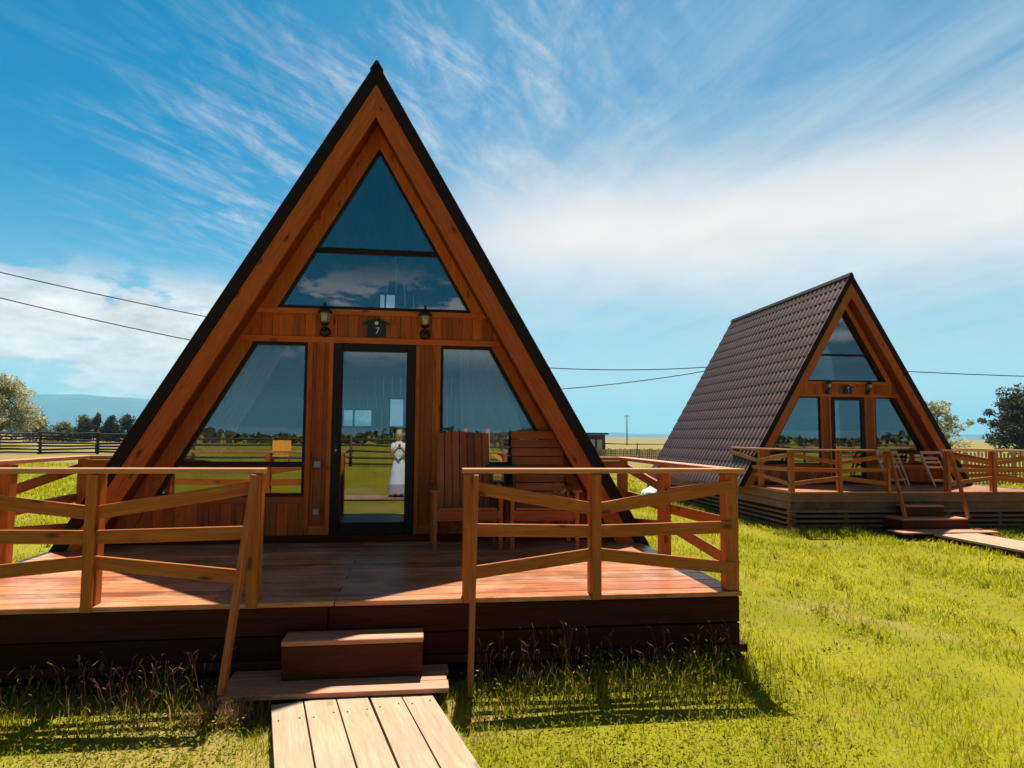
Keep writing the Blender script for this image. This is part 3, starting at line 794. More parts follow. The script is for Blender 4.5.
def picket(p0, p1, sp, h, w, label, m, gap_rails=(.3, .8)):
    p0 = Vector((*p0, 0)); p1 = Vector((*p1, 0)); o = thing('picket_fence', p0, label, 'fence'); d = p1 - p0; L = d.length; a = d.normalized(); n = int(L / sp)
    up = Vector((-a.y, a.x, 0)); b = MB(); gz = lambda q: ground_z(p0.x + q.x, p0.y + q.y)
    for i in range(n):
        q = a * (i * sp); g = gz(q); hh = h + random.uniform(-.05, .05)
        b.beam(q + Vector((0, 0, g - .02)), q + Vector((random.uniform(-.01, .01), 0, g + hh)), w, .022, up)
    b.build('pickets', m, o)
    for t in gap_rails:
        r = MB(); q = d; r.beam(up * .04 + Vector((0, 0, gz(Vector((0, 0, 0))) + h * t)), up * .04 + d + Vector((0, 0, gz(d) + h * t)), .07, .035, up); r.build('rail', m, o)
    i = 0.0
    while i <= L:
        q = a * i + up * .10; g = gz(q); r = MB(); r.beam(q + Vector((0, 0, g - .02)), q + Vector((0, 0, g + h)), .09, .09, up); r.build('post', m, o); i += 2.6
    return o
picket((14.5, 58), (33, 58), .17, .95, .13, 'low tan board fence between the two cabins, below the dark rail', W['tanfence'])
picket((19.6, 27.2), (36, 28.4), .20, 1.42, .105, 'pale slatted fence behind the farther deck, at the right edge', W['tanfence'])
sh = thing('shed', (18.6, 72, ground_z(18, 72)), 'dark flat-roofed shed in the far field, just right of the nearest cabin roof', 'shed')
mb = MB(); mb.planks([(-2.4, 0), (1.9, 0), (1.9, 2.2), (-2.4, 2.2)], (0, 0, 0), (1, 0, 0), (0, 0, 1), (0, 1, 0), .08, .3); mb.planks([(0, 0), (3, 0), (3, 2.2), (0, 2.2)], (1.9, .1, 0), (0, 1, 0), (0, 0, 1), (-1, 0, 0), .08, .3)
mb.planks([(0, 0), (3, 0), (3, 2.2), (0, 2.2)], (-2.4, .1, 0), (0, 1, 0), (0, 0, 1), (1, 0, 0), .08, .3); mb.planks([(-2.4, 0), (1.9, 0), (1.9, 2.2), (-2.4, 2.2)], (0, 3.1, 0), (1, 0, 0), (0, 0, 1), (0, -1, 0), .08, .3); mb.build('wall', M['shed'], sh)
mb = MB(); mb.box(-2.7, 2.2, -.3, 3.4, 2.22, 2.42); mb.build('roof', M['shed'], sh)
for x in (.2, 1.0):
    mb = MB(); mb.box(x, x + .55, -.03, -.004, .5, 1.7, 'z'); mb.build('pale_panel', M['shedpale'], sh)
def pole(loc, h, label, arm=True):
    o = thing('utility_pole', loc, label, 'utility pole', 'wooden utility poles')
    b = MB(); b.tube([(0, 0, 0), (0, 0, h)], [.15, .10], 10); b.build('mast', M['pole'], o)
    if arm:
        b = MB(); b.beam((-.7, -.12, h - .35), (.7, -.12, h - .35), .09, .11); b.build('cross_arm', M['pole'], o)
        for x in (-.6, .6):
            i = MB(); i.lathe([(.03, 0), (.05, .03), (.035, .07), (.05, .1), (.02, .14)], (x, -.12, h - .295), 8); i.build('insulator', M['grey'], o)
    return o
pole((50.3, 160, -.22), 7.4, 'thin far utility pole standing in the field between the two cabins')
pole((3.5, 46, 0), 7.0, 'utility pole hidden behind the nearest cabin')
pole((25.5, 46, -.22), 7.6, 'utility pole hidden behind the farther cabin roof')
def wire(pts, label):
    # smooth sagging cable through real points
    q = []
    for a, b, sag in pts:
        a, b = Vector(a), Vector(b)
        for i in range(17):
            t = i / 16; p = a.lerp(b, t); p.z -= sag * 4 * t * (1 - t); q.append(p)
    o = MB(); o.tube([p for i, p in enumerate(q) if i == 0 or (p - q[i - 1]).length > .01], .035, 6); o = o.build('power_cable', M['wire'])
    return tag(o, label, 'cable', 'overhead cables')
wire([((-45, 45.9, 16.6), (4.1, 45.9, 6.78), 1.0)], 'upper black cable crossing the sky left of the nearest cabin')
wire([((-45, 45.8, 15.4), (2.9, 45.8, 5.2), 1.15)], 'lower black cable crossing the sky left of the nearest cabin')
wire([((4.1, 45.9, 6.78), (26.1, 45.9, 7.35), .62)], 'upper thin cable between the two cabin roofs')
wire([((2.9, 45.8, 4.6), (24.9, 45.8, 7.35), .55)], 'lower thin cable rising towards the farther cabin roof')
wire([((26.1, 45.95, 7.1), (75, 45.9, 7.0), .5)], 'black cable crossing the sky right of the farther cabin')
# sack
bm = bmesh.new(); bmesh.ops.create_icosphere(bm, subdivisions=4, radius=1)
for v in bm.verts:
    n = mnoise.noise(v.co * 2.2) * .16 + mnoise.noise(v.co * 6) * .05
    v.co *= 1 + n; v.co.x *= .46; v.co.y *= .34; v.co.z *= .34
    if v.co.z < -.2: v.co.z = -.2 + (v.co.z + .2) * .15
    if v.co.x > .3: v.co.z *= .75
me = bpy.data.meshes.new('sack'); bm.to_mesh(me); bm.free(); me.materials.append(M['white'])
for p in me.polygons: p.use_smooth = True
so = bpy.data.objects.new('sack', me); col.objects.link(so); so.location = (7.6, 19.8, ground_z(7.6, 20) + .2)
tag(so, 'white full sack lying on the grass beside the farther cabin wall', 'sack')

# ------------------------------------------------------------------ trees
def mesh_np(name, V, F, mat, parent=None, loc=None):
    me = bpy.data.meshes.new(name); k = F.shape[1]
    me.vertices.add(len(V)); me.vertices.foreach_set('co', V.astype(np.float32).ravel())
    me.loops.add(F.size); me.loops.foreach_set('vertex_index', F.astype(np.int32).ravel())
    me.polygons.add(len(F)); me.polygons.foreach_set('loop_start', np.arange(0, F.size, k, dtype=np.int32))
    try: me.polygons.foreach_set('loop_total', np.full(len(F), k, dtype=np.int32))
    except Exception: pass
    me.update(calc_edges=True); me.validate(); me.materials.append(mat)
    o = bpy.data.objects.new(name, me); col.objects.link(o)
    if parent: o.parent = parent
    if loc is not None: o.location = loc
    return o
def leaf_quads(cent, size, flat=.6):
    n = len(cent); a = rng.normal(size=(n, 3)); a /= np.linalg.norm(a, axis=1)[:, None]
    b = rng.normal(size=(n, 3)); b -= a * (a * b).sum(1)[:, None]; b /= np.linalg.norm(b, axis=1)[:, None]
    s = size * rng.uniform(.6, 1.4, n)[:, None]
    V = np.stack([cent - a * s, cent + b * s * flat, cent + a * s, cent - b * s * flat], 1).reshape(-1, 3)
    return V, np.arange(n * 4).reshape(n, 4)
def tree(name, loc, h, wid, n_limb, n_leaf, leaf, mat, label, cat='tree', group=None, trunk_frac=.25, clump=.16, bark='bark', seed=0, topheavy=.5):
    rs = random.Random(seed); r2 = np.random.default_rng(seed)
    o = thing(name, (loc[0], loc[1], ground_z(*loc[:2])), label, cat, group)
    tr = MB(); ends = []
    lean = rs.uniform(-.05, .05)
    stem = [(0, 0, -.05), (lean * h * .3, 0, h * .25), (lean * h * .6, .02 * h, h * .5), (lean * h, 0, h * .85)]
    r0 = h * .022
    tr.tube(stem, [r0, r0 * .8, r0 * .55, r0 * .15], 7)
    for i in range(n_limb):
        t = trunk_frac + (1 - trunk_frac) * (i + rs.random()) / n_limb * .85
        zb = h * t * .85; an = i * 2.4 + rs.uniform(-.5, .5)
        prof = math.sin(math.pi * min(1, max(.08, (t - trunk_frac * .4) / (1.02 - trunk_frac * .4))) ** topheavy)
        rad = wid * .5 * max(.18, prof) * rs.uniform(.65, 1.1)
        b0 = Vector((lean * zb, 0, zb)); e = Vector((math.cos(an) * rad, math.sin(an) * rad, zb + h * rs.uniform(.06, .2)))
        mid = b0.lerp(e, .5) + Vector((0, 0, h * .03)); tr.tube([b0, mid, e], [r0 * .4, r0 * .25, r0 * .06], 5)
        for q in (e, b0.lerp(e, .7), b0.lerp(e, .45)): ends.append((q.x + rs.uniform(-.1, .1) * wid, q.y + rs.uniform(-.1, .1) * wid, q.z + rs.uniform(-.03, .06) * h))
    ends.append((lean * h, 0, h * .9)); ends.append((lean * h + wid * .06, 0, h * .82))
    tr.build('trunk', M[bark], o)
    E = np.array(ends); k = r2.integers(0, len(E), n_leaf)
    cl = clump * wid * r2.uniform(.5, 1.25, len(E))
    g = r2.normal(size=(n_leaf, 3)); g /= np.maximum(1e-6, np.linalg.norm(g, axis=1))[:, None]
    C = E[k] + g * (cl[k] * r2.random(n_leaf) ** .45)[:, None] * np.array([1, 1, .8])
    C[:, 2] = np.maximum(C[:, 2], .1)
    V, F = leaf_quads(C, leaf); mesh_np('crown', V, F, mat, o)
    return o
tree('willow_tree', (-46.2, 84), 8.6, 7.8, 34, 15000, .13, M['leaf_pale'], 'large pale green willow-like tree at the left edge behind the rail fence', seed=3, trunk_frac=.12, clump=.14)
row = [(-76, 5.0, 4.5, 1), (-72.0, 3.9, 4.5, 1), (-69.4, 5.5, 3.3, 0), (-66.9, 4.9, 2.9, 2), (-65.6, 6.2, 2.0, 0), (-63.9, 4.2, 3.2, 1), (-62.0, 5.5, 2.9, 2), (-59.8, 5.8, 3.3, 2), (-57.2, 5.3, 3.6, 1), (-54.5, 5.8, 3.2, 0), (-50.8, 5.0, 3.6, 1)]
rl_ = ['leftmost shrub of the far row, mostly hidden by the willow', 'lowest yellowish shrub of the far row, right of the willow', 'rounded olive shrub of the far row, next to the low yellowish one', 'dark shrub of the far row, just left of the pointed one', 'slim pointed shrub of the far row', 'low shrub of the far row, just right of the pointed one', 'mid-height shrub of the far row, left of the two tall dark ones', 'dark tall shrub of the far row near the cabin roof', 'broad shrub of the far row touching the cabin roof edge', 'shrub of the far row behind the cabin roof edge', 'shrub of the far row hidden by the cabin roof']
for i, (x, h, w, k) in enumerate(row):
    tree('shrub', (x * .96, 144 + (i % 3) * 2), h, w * 1.25, 16, 2600, .19, M[['leaf_mid', 'leaf_mid', 'leaf_dark'][k]], rl_[i], 'shrub', 'row of shrubs beyond the rail fence', .0, .22, seed=20 + i, topheavy=.35)
tree('poplar_tree', (60.6, 61.5), 7.7, 5.6, 40, 15000, .13, M['leaf_dark'], 'dense dark round tree at the right edge behind the farther deck', seed=5, trunk_frac=.10, clump=.15)
tree('birch_tree', (58.6, 70), 6.6, 6.2, 18, 4200, .13, M['leaf_pale'], 'sparse pale tree just right of the farther cabin roof', seed=9, trunk_frac=.2, clump=.12)
# a far wood behind the camera that only the windows mirror: one mass
n = 5200; xs = rng.uniform(-230, 230, n); hh = 2.5 + 1.3 * np.sin(xs * .06) + 1.2 * np.sin(xs * .17 + 2); zz = rng.random(n) ** .7 * np.maximum(hh, 1.5)
V, F = leaf_quads(np.stack([xs, -120 + rng.normal(0, 3, n), zz], 1), .75); tag(mesh_np('far_wood', V, F, M['leaf_wood']), 'dark distant wood behind the camera, mirrored in the windows', 'wood', None, 'stuff')
# play tower behind the camera (mirrored in the windows)
pt = thing('play_tower', (2.9, -13, ground_z(2.9, -13)), 'wooden play tower with a yellow slide, mirrored in the right window of the nearest cabin', 'play tower')
mb = MB()
for x in (-.6, .6):
    for y in (-.6, .6): mb.box(x - .05, x + .05, y - .05, y + .05, 0, 2.5, 'z')
mb.build('frame', W['bare'], pt); mb = MB(); mb.planks([(-.65, -.65), (.65, -.65), (.65, .65), (-.65, .65)], (0, 0, 1.2), (1, 0, 0), (0, 1, 0), (0, 0, 1), .03, .13); mb.build('platform', W['bare'], pt)
mb = MB(); mb.beam((.65, 0, 1.22), (2.5, 0, .15), .5, .03)
for sg in (-1, 1): mb.beam((.65, sg * .26, 1.32), (2.5, sg * .26, .25), .03, .2)
mb.build('slide', M['yellow'], pt); mb = MB()
for sg in (-1, 1): mb.beam((-1.4, sg * .25, 0), (-.66, sg * .25, 1.3), .05, .08)
for i in range(5): t_ = (i + 1) / 6; mb.beam((-1.4 + .74 * t_, -.25, 1.3 * t_), (-1.4 + .74 * t_, .25, 1.3 * t_), .06, .03)
mb.build('ladder', M['yellow'], pt)
sb = thing('swing_bench', (-6.0, -19, .07), 'tall yellow garden bench behind the camera, mirrored in the left window', 'bench'); sb.scale = (.62, 1, 1.45)
mb = MB(); mb.box(-.7, .7, -.2, .25, .44, .49); mb.build('seat', M['yellow'], sb); mb = MB(); mb.beam((-.7, -.26, .75), (.7, -.26, .75), .45, .04, (0, 1, .15)); mb.build('backrest', M['yellow'], sb)
for x in (-.6, .6):
    mb = MB(); mb.box(x - .04, x + .04, -.2, .2, 0, .438, 'z'); mb.build('leg', M['orange'], sb)

pt.scale = (.75, .75, .8)
# ------------------------------------------------------------------ person mirrored in the door glass
def skin_mesh(name, verts, edges, radii, mat, parent, sub=2, root=0):
    me = bpy.data.meshes.new(name); me.from_pydata(verts, edges, []); o = bpy.data.objects.new(name, me); col.objects.link(o); o.parent = parent
    sk = o.modifiers.new('skin', 'SKIN'); 
    if not me.skin_vertices: me.attributes.new('skin', 'FLOAT', 'POINT') if False else None
    sk.use_smooth_shade = True
    bpy.context.view_layer.update()
    if me.skin_vertices:
        for i, r in enumerate(radii): me.skin_vertices[0].data[i].radius = (r, r) if not hasattr(r, '__len__') else r; me.skin_vertices[0].data[i].use_root = (i == root)
    ss = o.modifiers.new('sub', 'SUBSURF'); ss.levels = sub; ss.render_levels = sub
    me.materials.append(mat); return o
def make_person(loc, rz):
    o = thing('person', loc, 'person in white blouse and long pale skirt holding a phone, mirrored in door glass', 'person', None, rz)
    v = []; e = []; r = []
    def add(p, rad, par=None):
        v.append(p); r.append(rad)
        if par is not None: e.append((par, len(v) - 1))
        return len(v) - 1
    pel = add((0, 0, .93), (.145, .105)); sp = add((0, -.005, 1.10), (.12, .09), pel); ch = add((0, -.01, 1.28), (.135, .10), sp); nk0 = add((0, -.005, 1.43), (.075, .065), ch); nk = add((0, .005, 1.50), .048, nk0)
    hd0 = add((0, .02, 1.56), (.062, .075), nk); hd1 = add((0, .015, 1.64), (.078, .095), hd0); hd2 = add((0, .005, 1.71), (.06, .075), hd1)
    add((0, .112, 1.615), .014, hd1)
    for sg in (-1, 1):
        hp = add((sg * .09, 0, .86), .085, pel); kn = add((sg * .095, .01, .48), .058, hp); an = add((sg * .095, -.02, .09), .038, kn); add((sg * .10, .12, .04), .035, an)
        sh_ = add((sg * .165, -.01, 1.385), .058, ch); el = add((sg * .215, .05, 1.13), .040, sh_); wr = add((sg * .075, .27, 1.26), .027, el); pm = add((sg * .045, .33, 1.30), (.030, .018), wr)
        for f, (dx, dz, L) in enumerate(((.012, .038, .06), (.004, .045, .07), (-.004, .040, .065), (-.012, .030, .05))):
            k1 = add((sg * .035 + sg * dx * .3, .365, 1.30 + dz * .9 - .03), .0095, pm); add((sg * .015 + sg * dx * .2, .385, 1.31 + dz * .9 - .02), .0085, k1)
        add((sg * .02, .34, 1.345), .010, pm)
    body = skin_mesh('body', v, e, r, M['skin'], o)
    for sg in (-1, 1):
        eye = MB(); eye.lathe([(.001, -.010), (.009, -.005), (.010, 0), (.009, .005), (.001, .010)], (sg * .032, .098, 1.645), 8); eye.build('eye', M['shoe'], o)
    mo = MB(); mo.beam((-.022, .104, 1.572), (.022, .104, 1.572), .012, .012); mo.build('mouth', M['hem'], o)
    hv = MB(); hv.lathe([(.06, 1.46), (.098, 1.52), (.108, 1.62), (.104, 1.70), (.075, 1.76), (.03, 1.78), (.001, 1.782)], (0, -.035, 0), 16, .92, 1); hv.build('hair', M['hair'], o)
    bl = MB(); bl.lathe([(.135, .98), (.150, 1.02), (.148, 1.12), (.165, 1.28), (.155, 1.37), (.085, 1.45), (.07, 1.46)], (0, -.005, 0), 20, 1.12, .86)
    for sg in (-1, 1): bl.tube([(sg * .14, -.01, 1.40), (sg * .185, 0, 1.33), (sg * .215, .04, 1.20)], [.062, .072, .058], 10)
    bl.build('blouse', M['blouse'], o)
    def pleat(prof, name, m):
        s = MB(); n_ = 40; 
        for rr, z in prof:
            for k in range(n_):
                an = 2 * math.pi * k / n_; q = rr * (1 + .06 * math.sin(k * 2.5) * min(1, (1.05 - z) * 1.6)); s.v.append(Vector((q * math.cos(an) * 1.05, q * math.sin(an) * .85, z)))
        for i in range(len(prof) - 1):
            for k in range(n_):
                j = (k + 1) % n_; s.face((i * n_ + k, (i + 1) * n_ + k, (i + 1) * n_ + j, i * n_ + j), [(0, 0)] * 4, True)
        s.build(name, m, o)
    pleat([(.135, 1.05), (.175, .92), (.21, .70), (.245, .45), (.262, .34)], 'skirt', M['skirtcloth']); pleat([(.263, .339), (.285, .20), (.30, .10)], 'skirt_hem', M['hem'])
    for sg in (-1, 1):
        s = MB(); s.lathe([(.03, 0), (.048, .01), (.046, .04), (.03, .07), (.001, .075)], (sg * .10, .06, 0), 12, .85, 2.2); s.build('shoe', M['shoe'], o)
    ph = MB(); ph.box(-.036, .036, .372, .381, 1.255, 1.40, 'z'); ph.build('phone', M['shoe'], o, .003)
    return o
make_person((.03, -3.5, .142), R(-3)).scale = (.88, .88, 1.0)

# ------------------------------------------------------------------ ground, grass
def ground():
    xs = np.concatenate([np.linspace(-7500, -60, 24), np.linspace(-55, 60, 116), np.linspace(70, 7500, 24)])
    ys = np.concatenate([np.linspace(-3000, -40, 12), np.linspace(-35, 70, 60), np.linspace(80, 7600, 26)])
    X, Y = np.meshgrid(xs, ys); t = np.clip((X - 3.2) / 5.0, 0, 1); t = t * t * (3 - 2 * t); Z = .07 - .29 * t
    V = np.stack([X, Y, Z], -1).reshape(-1, 3); nx, ny = len(xs), len(ys)
    i = np.arange(nx - 1)[None, :] + np.arange(ny - 1)[:, None] * nx; i = i.ravel()
    F = np.stack([i, i + 1, i + nx + 1, i + nx], 1)
    o = mesh_np('ground', V, F, M['ground']); o.data.polygons.foreach_set('use_smooth', [True] * len(F)); return tag(o, kind='structure')
ground()
CAM = np.array([0.548, 0.0, D + 1.12])
def gz_np(X): t = np.clip((X - 3.2) / 5.0, 0, 1); return .07 - .29 * t * t * (3 - 2 * t)
def in_rect(X, Y, c, rz, x0, x1, y0, y1):
    dx, dy = X - c[0], Y - c[1]; lx = dx * math.cos(rz) + dy * math.sin(rz); ly = -dx * math.sin(rz) + dy * math.cos(rz)
    return (lx > x0) & (lx < x1) & (ly > y0) & (ly < y1)
def keep_out(X, Y):
    k = in_rect(X, Y, C1, 0, -2.88, 2.88, YD1 + .02, 7) | in_rect(X, Y, C2, RZ2, -3.3, 2.5, -3.23, 7)
    k |= in_rect(X, Y, (0, 0), 0, -.62, .70, 4.36, 4.9)
    a = Vector((1.62 - .175, -2 - 4.375)).normalized(); an = math.atan2(a.y, a.x)
    k |= in_rect(X, Y, (.175, 4.375), an, -.05, 7, -.47, .47)
    k |= in_rect(X, Y, C2, RZ2, -1.7, .35, -4.43, -3.2) | in_rect(X, Y, (w0[0] + .12, 6), 0, -.6, .6, -8, 6.2)
    return k
def blades(X, Y, Z, L, Wd, lean, name, mat):
    """curved tapering blades: two quads and a tip, as one mesh of quads"""
    n = len(X); an = rng.uniform(0, 2 * np.pi, n); d = np.stack([np.cos(an), np.sin(an), np.zeros(n)], 1)
    ba = rng.uniform(0, 2 * np.pi, n); s = np.stack([np.cos(ba), np.sin(ba), np.zeros(n)], 1) * Wd[:, None] / 2
    P = np.stack([X, Y, Z - .01], 1); up = np.array([0, 0, 1.0]); lv = (lean * L)[:, None]
    m1 = P + up * (L * .55)[:, None] + d * lv * .35; tp = P + up * (L * np.sqrt(np.maximum(.1, 1 - (lean * .8) ** 2)))[:, None] + d * lv
    V = np.stack([P - s, P + s, m1 + s * .8, m1 - s * .8, tp + s * .12, tp - s * .12], 1).reshape(-1, 3)
    b = np.arange(n)[:, None] * 6; F = np.concatenate([b + [0, 1, 2, 3], b + [3, 2, 4, 5]], 1).reshape(-1, 4)
    return mesh_np(name, V, F, mat)
def scatter(n, r0, r1, a0, a1, pw):
    u = rng.random(n); r = (r0 ** pw + (r1 ** pw - r0 ** pw) * u) ** (1 / pw); a = np.radians(rng.uniform(a0, a1, n))
    return CAM[0] + r * np.sin(a), r * np.cos(a), r
def fbm(X, Y, sc, seed):
    r = np.random.default_rng(seed); z = np.zeros_like(X)
    for o in range(5):
        f = sc * 1.9 ** o
        for _ in range(3):
            an, ph = r.uniform(0, 6.28, 2); z += .62 ** o * np.sin((X * np.cos(an) + Y * np.sin(an)) * f * r.uniform(.7, 1.3) + ph)
    return z / 4
X, Y, r_ = scatter(740000, 2.6, 46, -74, 66, .62)
k = keep_out(X, Y); cl = fbm(X, Y, 2.2, 3); dens = np.clip(.62 + .5 * cl, .12, 1)
k |= rng.random(len(X)) > dens
X, Y, r_, cl = X[~k], Y[~k], r_[~k], cl[~k]
L = (.038 + .032 * np.clip(cl + .3, 0, 1.4)) * rng.uniform(.55, 1.5, len(X)) * np.clip(r_ / 9, 1, 1.7)
tag(blades(X, Y, gz_np(X), L, np.clip(.0042 * r_ / 4.5, .004, .03) * rng.uniform(.7, 1.4, len(X)), rng.uniform(.15, .95, len(X)), 'meadow_grass', M['grass']), 'short sunlit yellow-green meadow grass around the decks', 'grass', None, 'stuff')
# scattered tufts and broad leaves that break the lawn up
tx, ty, tr_ = scatter(260, 3.2, 26, -34, 56, .8); tx = np.repeat(tx, 22) + rng.normal(0, .035, 260 * 22); ty = np.repeat(ty, 22) + rng.normal(0, .035, 260 * 22); trr = np.repeat(tr_, 22)
k = keep_out(tx, ty); tx, ty, trr = tx[~k], ty[~k], trr[~k]
tag(blades(tx, ty, gz_np(tx), rng.uniform(.05, .13, len(tx)), np.clip(.005 * trr / 5, .0045, .02), rng.uniform(.2, .9, len(tx)), 'grass_tufts', M['weed']), 'scattered darker grass tufts in the sunlit lawn', 'grass', None, 'stuff')
tx, ty, tr_ = scatter(300, 3.2, 20, -34, 56, .8); tx = np.repeat(tx, 14) + rng.normal(0, .06, 300 * 14); ty = np.repeat(ty, 14) + rng.normal(0, .06, 300 * 14)
k = keep_out(tx, ty); tx, ty = tx[~k], ty[~k]; V, F = leaf_quads(np.stack([tx, ty, gz_np(tx) + rng.uniform(.01, .05, len(tx))], 1), .018, .5)
tag(mesh_np('lawn_weeds', V, F, M['weed']), 'small broad-leaved weeds scattered through the sunlit lawn', 'weeds', None, 'stuff')
# taller grass and weeds along the foot of the decks
def strip(n, x0, x1, y0, y1): return rng.uniform(x0, x1, n), y1 - (y1 - y0) * rng.random(n) ** 1.6
wx, wy = [], []
for n, a in ((700, (-3.8, -.55, 3.2, 4.3)), (600, (.95, 3.3, 3.1, 4.3)), (3400, (-3.6, 3.0, 4.2, 4.84)), (1000, (-2.6, -.62, 4.1, 4.8)), (1300, (.9, 2.9, 4.3, 4.84)), (900, (2.93, 3.3, 4.6, 9))):
    q = strip(n, *a); wx.append(q[0]); wy.append(q[1])
q = strip(6500, -3.9, 2.6, -3.93, -3.29); wx.append(C2[0] + q[0] * math.cos(RZ2) - q[1] * math.sin(RZ2)); wy.append(C2[1] + q[0] * math.sin(RZ2) + q[1] * math.cos(RZ2))
q = strip(4500, -2, 9, -3.95, -3.38); wx.append(C2[0] + q[1]); wy.append(C2[1] + q[0] - 1)
wx = np.concatenate(wx); wy = np.concatenate(wy); k = keep_out(wx, wy); wx, wy = wx[~k], wy[~k]
cl = np.clip(.65 + .55 * fbm(wx, wy, 3.0, 8), .15, 1.2); far_ = wy > 9
L = cl * rng.uniform(.05, .25, len(wx)) * np.where(far_, .9, 1) * np.clip(.45 + (wy - 3.9) * .9, .4, 1)
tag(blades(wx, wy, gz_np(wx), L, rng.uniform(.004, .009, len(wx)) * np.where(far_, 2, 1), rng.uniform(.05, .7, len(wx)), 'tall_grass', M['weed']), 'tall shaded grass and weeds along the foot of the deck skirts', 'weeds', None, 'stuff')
# seed heads on thin stems
n = 430; sx_ = np.concatenate([rng.normal(-1.0, .45, 170), rng.uniform(-2.6, -.6, 50), rng.uniform(.95, 2.9, n - 220)]); sy_ = rng.uniform(4.35, 4.8, n); k = keep_out(sx_, sy_); sx_, sy_ = sx_[~k], sy_[~k]; n = len(sx_)
hL = rng.uniform(.20, .50, n) * np.clip(.8 + .35 * fbm(sx_, sy_, 2.5, 4), .4, 1.2)
st = MB(); hd = MB()
for x, y, h in zip(sx_, sy_, hL):
    dx, dy = rng.normal(0, .04, 2); tp = Vector((x + dx, y + dy, h)); bs = Vector((x, y, .05))
    st.tube([bs, bs.lerp(tp, .5) + Vector((-dx * .2, -dy * .2, .01)), tp], [.0018, .0015, .001], 3, False)
    dr = Vector((dx * 1.5, dy * 1.5, .06)).normalized(); l = random.uniform(.02, .05)
    hd.tube([tp - dr * .004, tp + dr * l * .4, tp + dr * l], [.001, random.uniform(.002, .0048), .001], 4, False)
so_ = st.build('grass_stems', M['drystem']); tag(so_, 'thin stems of flowering grass against the dark deck skirt', 'weeds', None, 'stuff')
ho = hd.build('grass_seed_heads', M['seed']); tag(ho, 'pale seed heads of tall grass against the dark deck skirt', 'weeds', None, 'stuff')
# broad-leaved weeds at the left and right of the landing
n = 15000; bx = np.concatenate([rng.uniform(-3.4, -.36, n * 2 // 3), rng.uniform(.85, 3.0, n - n * 2 // 3)]); by = rng.uniform(3.3, 4.8, n); k = keep_out(bx, by); bx, by = bx[~k], by[~k]
C = np.stack([bx, by, rng.uniform(.0, 1, len(bx)) * (.05 + .17 * np.clip((by - 3.9) / .7, 0, 1)) * np.clip(.6 + .8 * fbm(bx, by, 4, 5), .05, 1.6) + .07], 1); V, F = leaf_quads(C, .012, .42)
tag(mesh_np('leafy_weeds', V, F, M['weed']), 'low broad-leaved weeds in front of the near deck', 'weeds', None, 'stuff')
# dry brown stalks beside the left handrail foot
n = 900; bx = rng.normal(-.52, .10, n); by = rng.uniform(4.22, 4.40, n); k = (bx > -.30) | (bx < -.8); bx, by = bx[~k], by[~k]
tag(blades(bx, by, np.full(len(bx), .06), rng.uniform(.05, .2, len(bx)), rng.uniform(.003, .006, len(bx)), rng.uniform(.1, .6, len(bx)), 'dry_grass', M['drystem']), 'dry reddish-brown grass tuft at the left corner of the landing', 'weeds', None, 'stuff')

# ------------------------------------------------------------------ hills and air
def hills():
    ctrl = [(-180, 60), (-120, 90), (-75, 120), (-50, 150), (-37, 190), (-30, 250), (-27.2, 290), (-25, 318), (-20, 285), (-13, 225), (-2, 95), (11.8, 43), (20, 34), (45, 42), (70, 60), (120, 80), (180, 60)]
    az = np.arange(-180, 180.1, .5); h = np.interp(az, [c[0] for c in ctrl], [c[1] for c in ctrl]); h = np.convolve(np.pad(h, 4, 'edge'), np.ones(9) / 9, 'valid')
    h = h + 5 * np.sin(az * .9) + 3 * np.sin(az * 2.3 + 1)
    V = []; rows = [(5200, 0), (5500, .45), (5900, .82), (6400, 1.0), (6800, .6)]
    for rr, f in rows:
        for a, hh in zip(az, h): V.append((rr * math.sin(R(a)), rr * math.cos(R(a)), hh * f - (3 if f == 0 else 0)))
    n = len(az); F = [(i + j * n, i + 1 + j * n, i + 1 + (j + 1) * n, i + (j + 1) * n) for j in range(len(rows) - 1) for i in range(n - 1)]
    o = mesh_np('hills', np.array(V), np.array(F), M['hill']); o.data.polygons.foreach_set('use_smooth', [True] * len(F)); return tag(o, kind='structure')
hills()
def haze():
    mb = MB(); mb.box(-7600, 7600, -7600, 7700, -4.5, 345)
    m = bpy.data.materials.new('haze_air'); m.use_nodes = True; t = NT(m.node_tree); t.n.remove(t.n['Principled BSDF'])
    v = t.node('ShaderNodeVolumePrincipled'); v.inputs['Color'].default_value = (.24, .74, .98, 1); v.inputs['Density'].default_value = 1.25e-4; v.inputs['Anisotropy'].default_value = .1
    t.put(t.n['Material Output'].inputs['Volume'], v.outputs[0])
    return tag(mb.build('haze', m), 'thin pale blue haze over the meadow', 'haze', None, 'stuff')
haze()

# ------------------------------------------------------------------ sky, sun, camera
w = bpy.data.worlds.new('World'); S.world = w; w.use_nodes = True
t = NT(w.node_tree); bg = t.n['Background']
sky = t.node('ShaderNodeTexSky', sky_type='NISHITA'); sky.sun_disc = False
el = math.asin(SUN_DIR.z); sky.sun_elevation = el; sky.sun_rotation = math.atan2(SUN_DIR.x, SUN_DIR.y)
sky.air_density = 1.0; sky.dust_density = .4; sky.ozone_density = 3.0
tc = t.node('ShaderNodeTexCoord'); d = t.vm('NORMALIZE', tc.outputs['Generated'])
sp = t.node('ShaderNodeSeparateXYZ'); t.put(sp.inputs[0], d); dx, dy, dz = sp.outputs
az = t.m('MULTIPLY', t.m('ARCTAN2', dx, dy), 57.2958); elv = t.m('MULTIPLY', t.m('ARCSINE', dz), 57.2958)
base = t.mix(1.0, sky.outputs[0], (.0, .76, .97), 'MULTIPLY')
behind = t.ramp(t.m('MULTIPLY', dy, -1.0), -.25, .55)
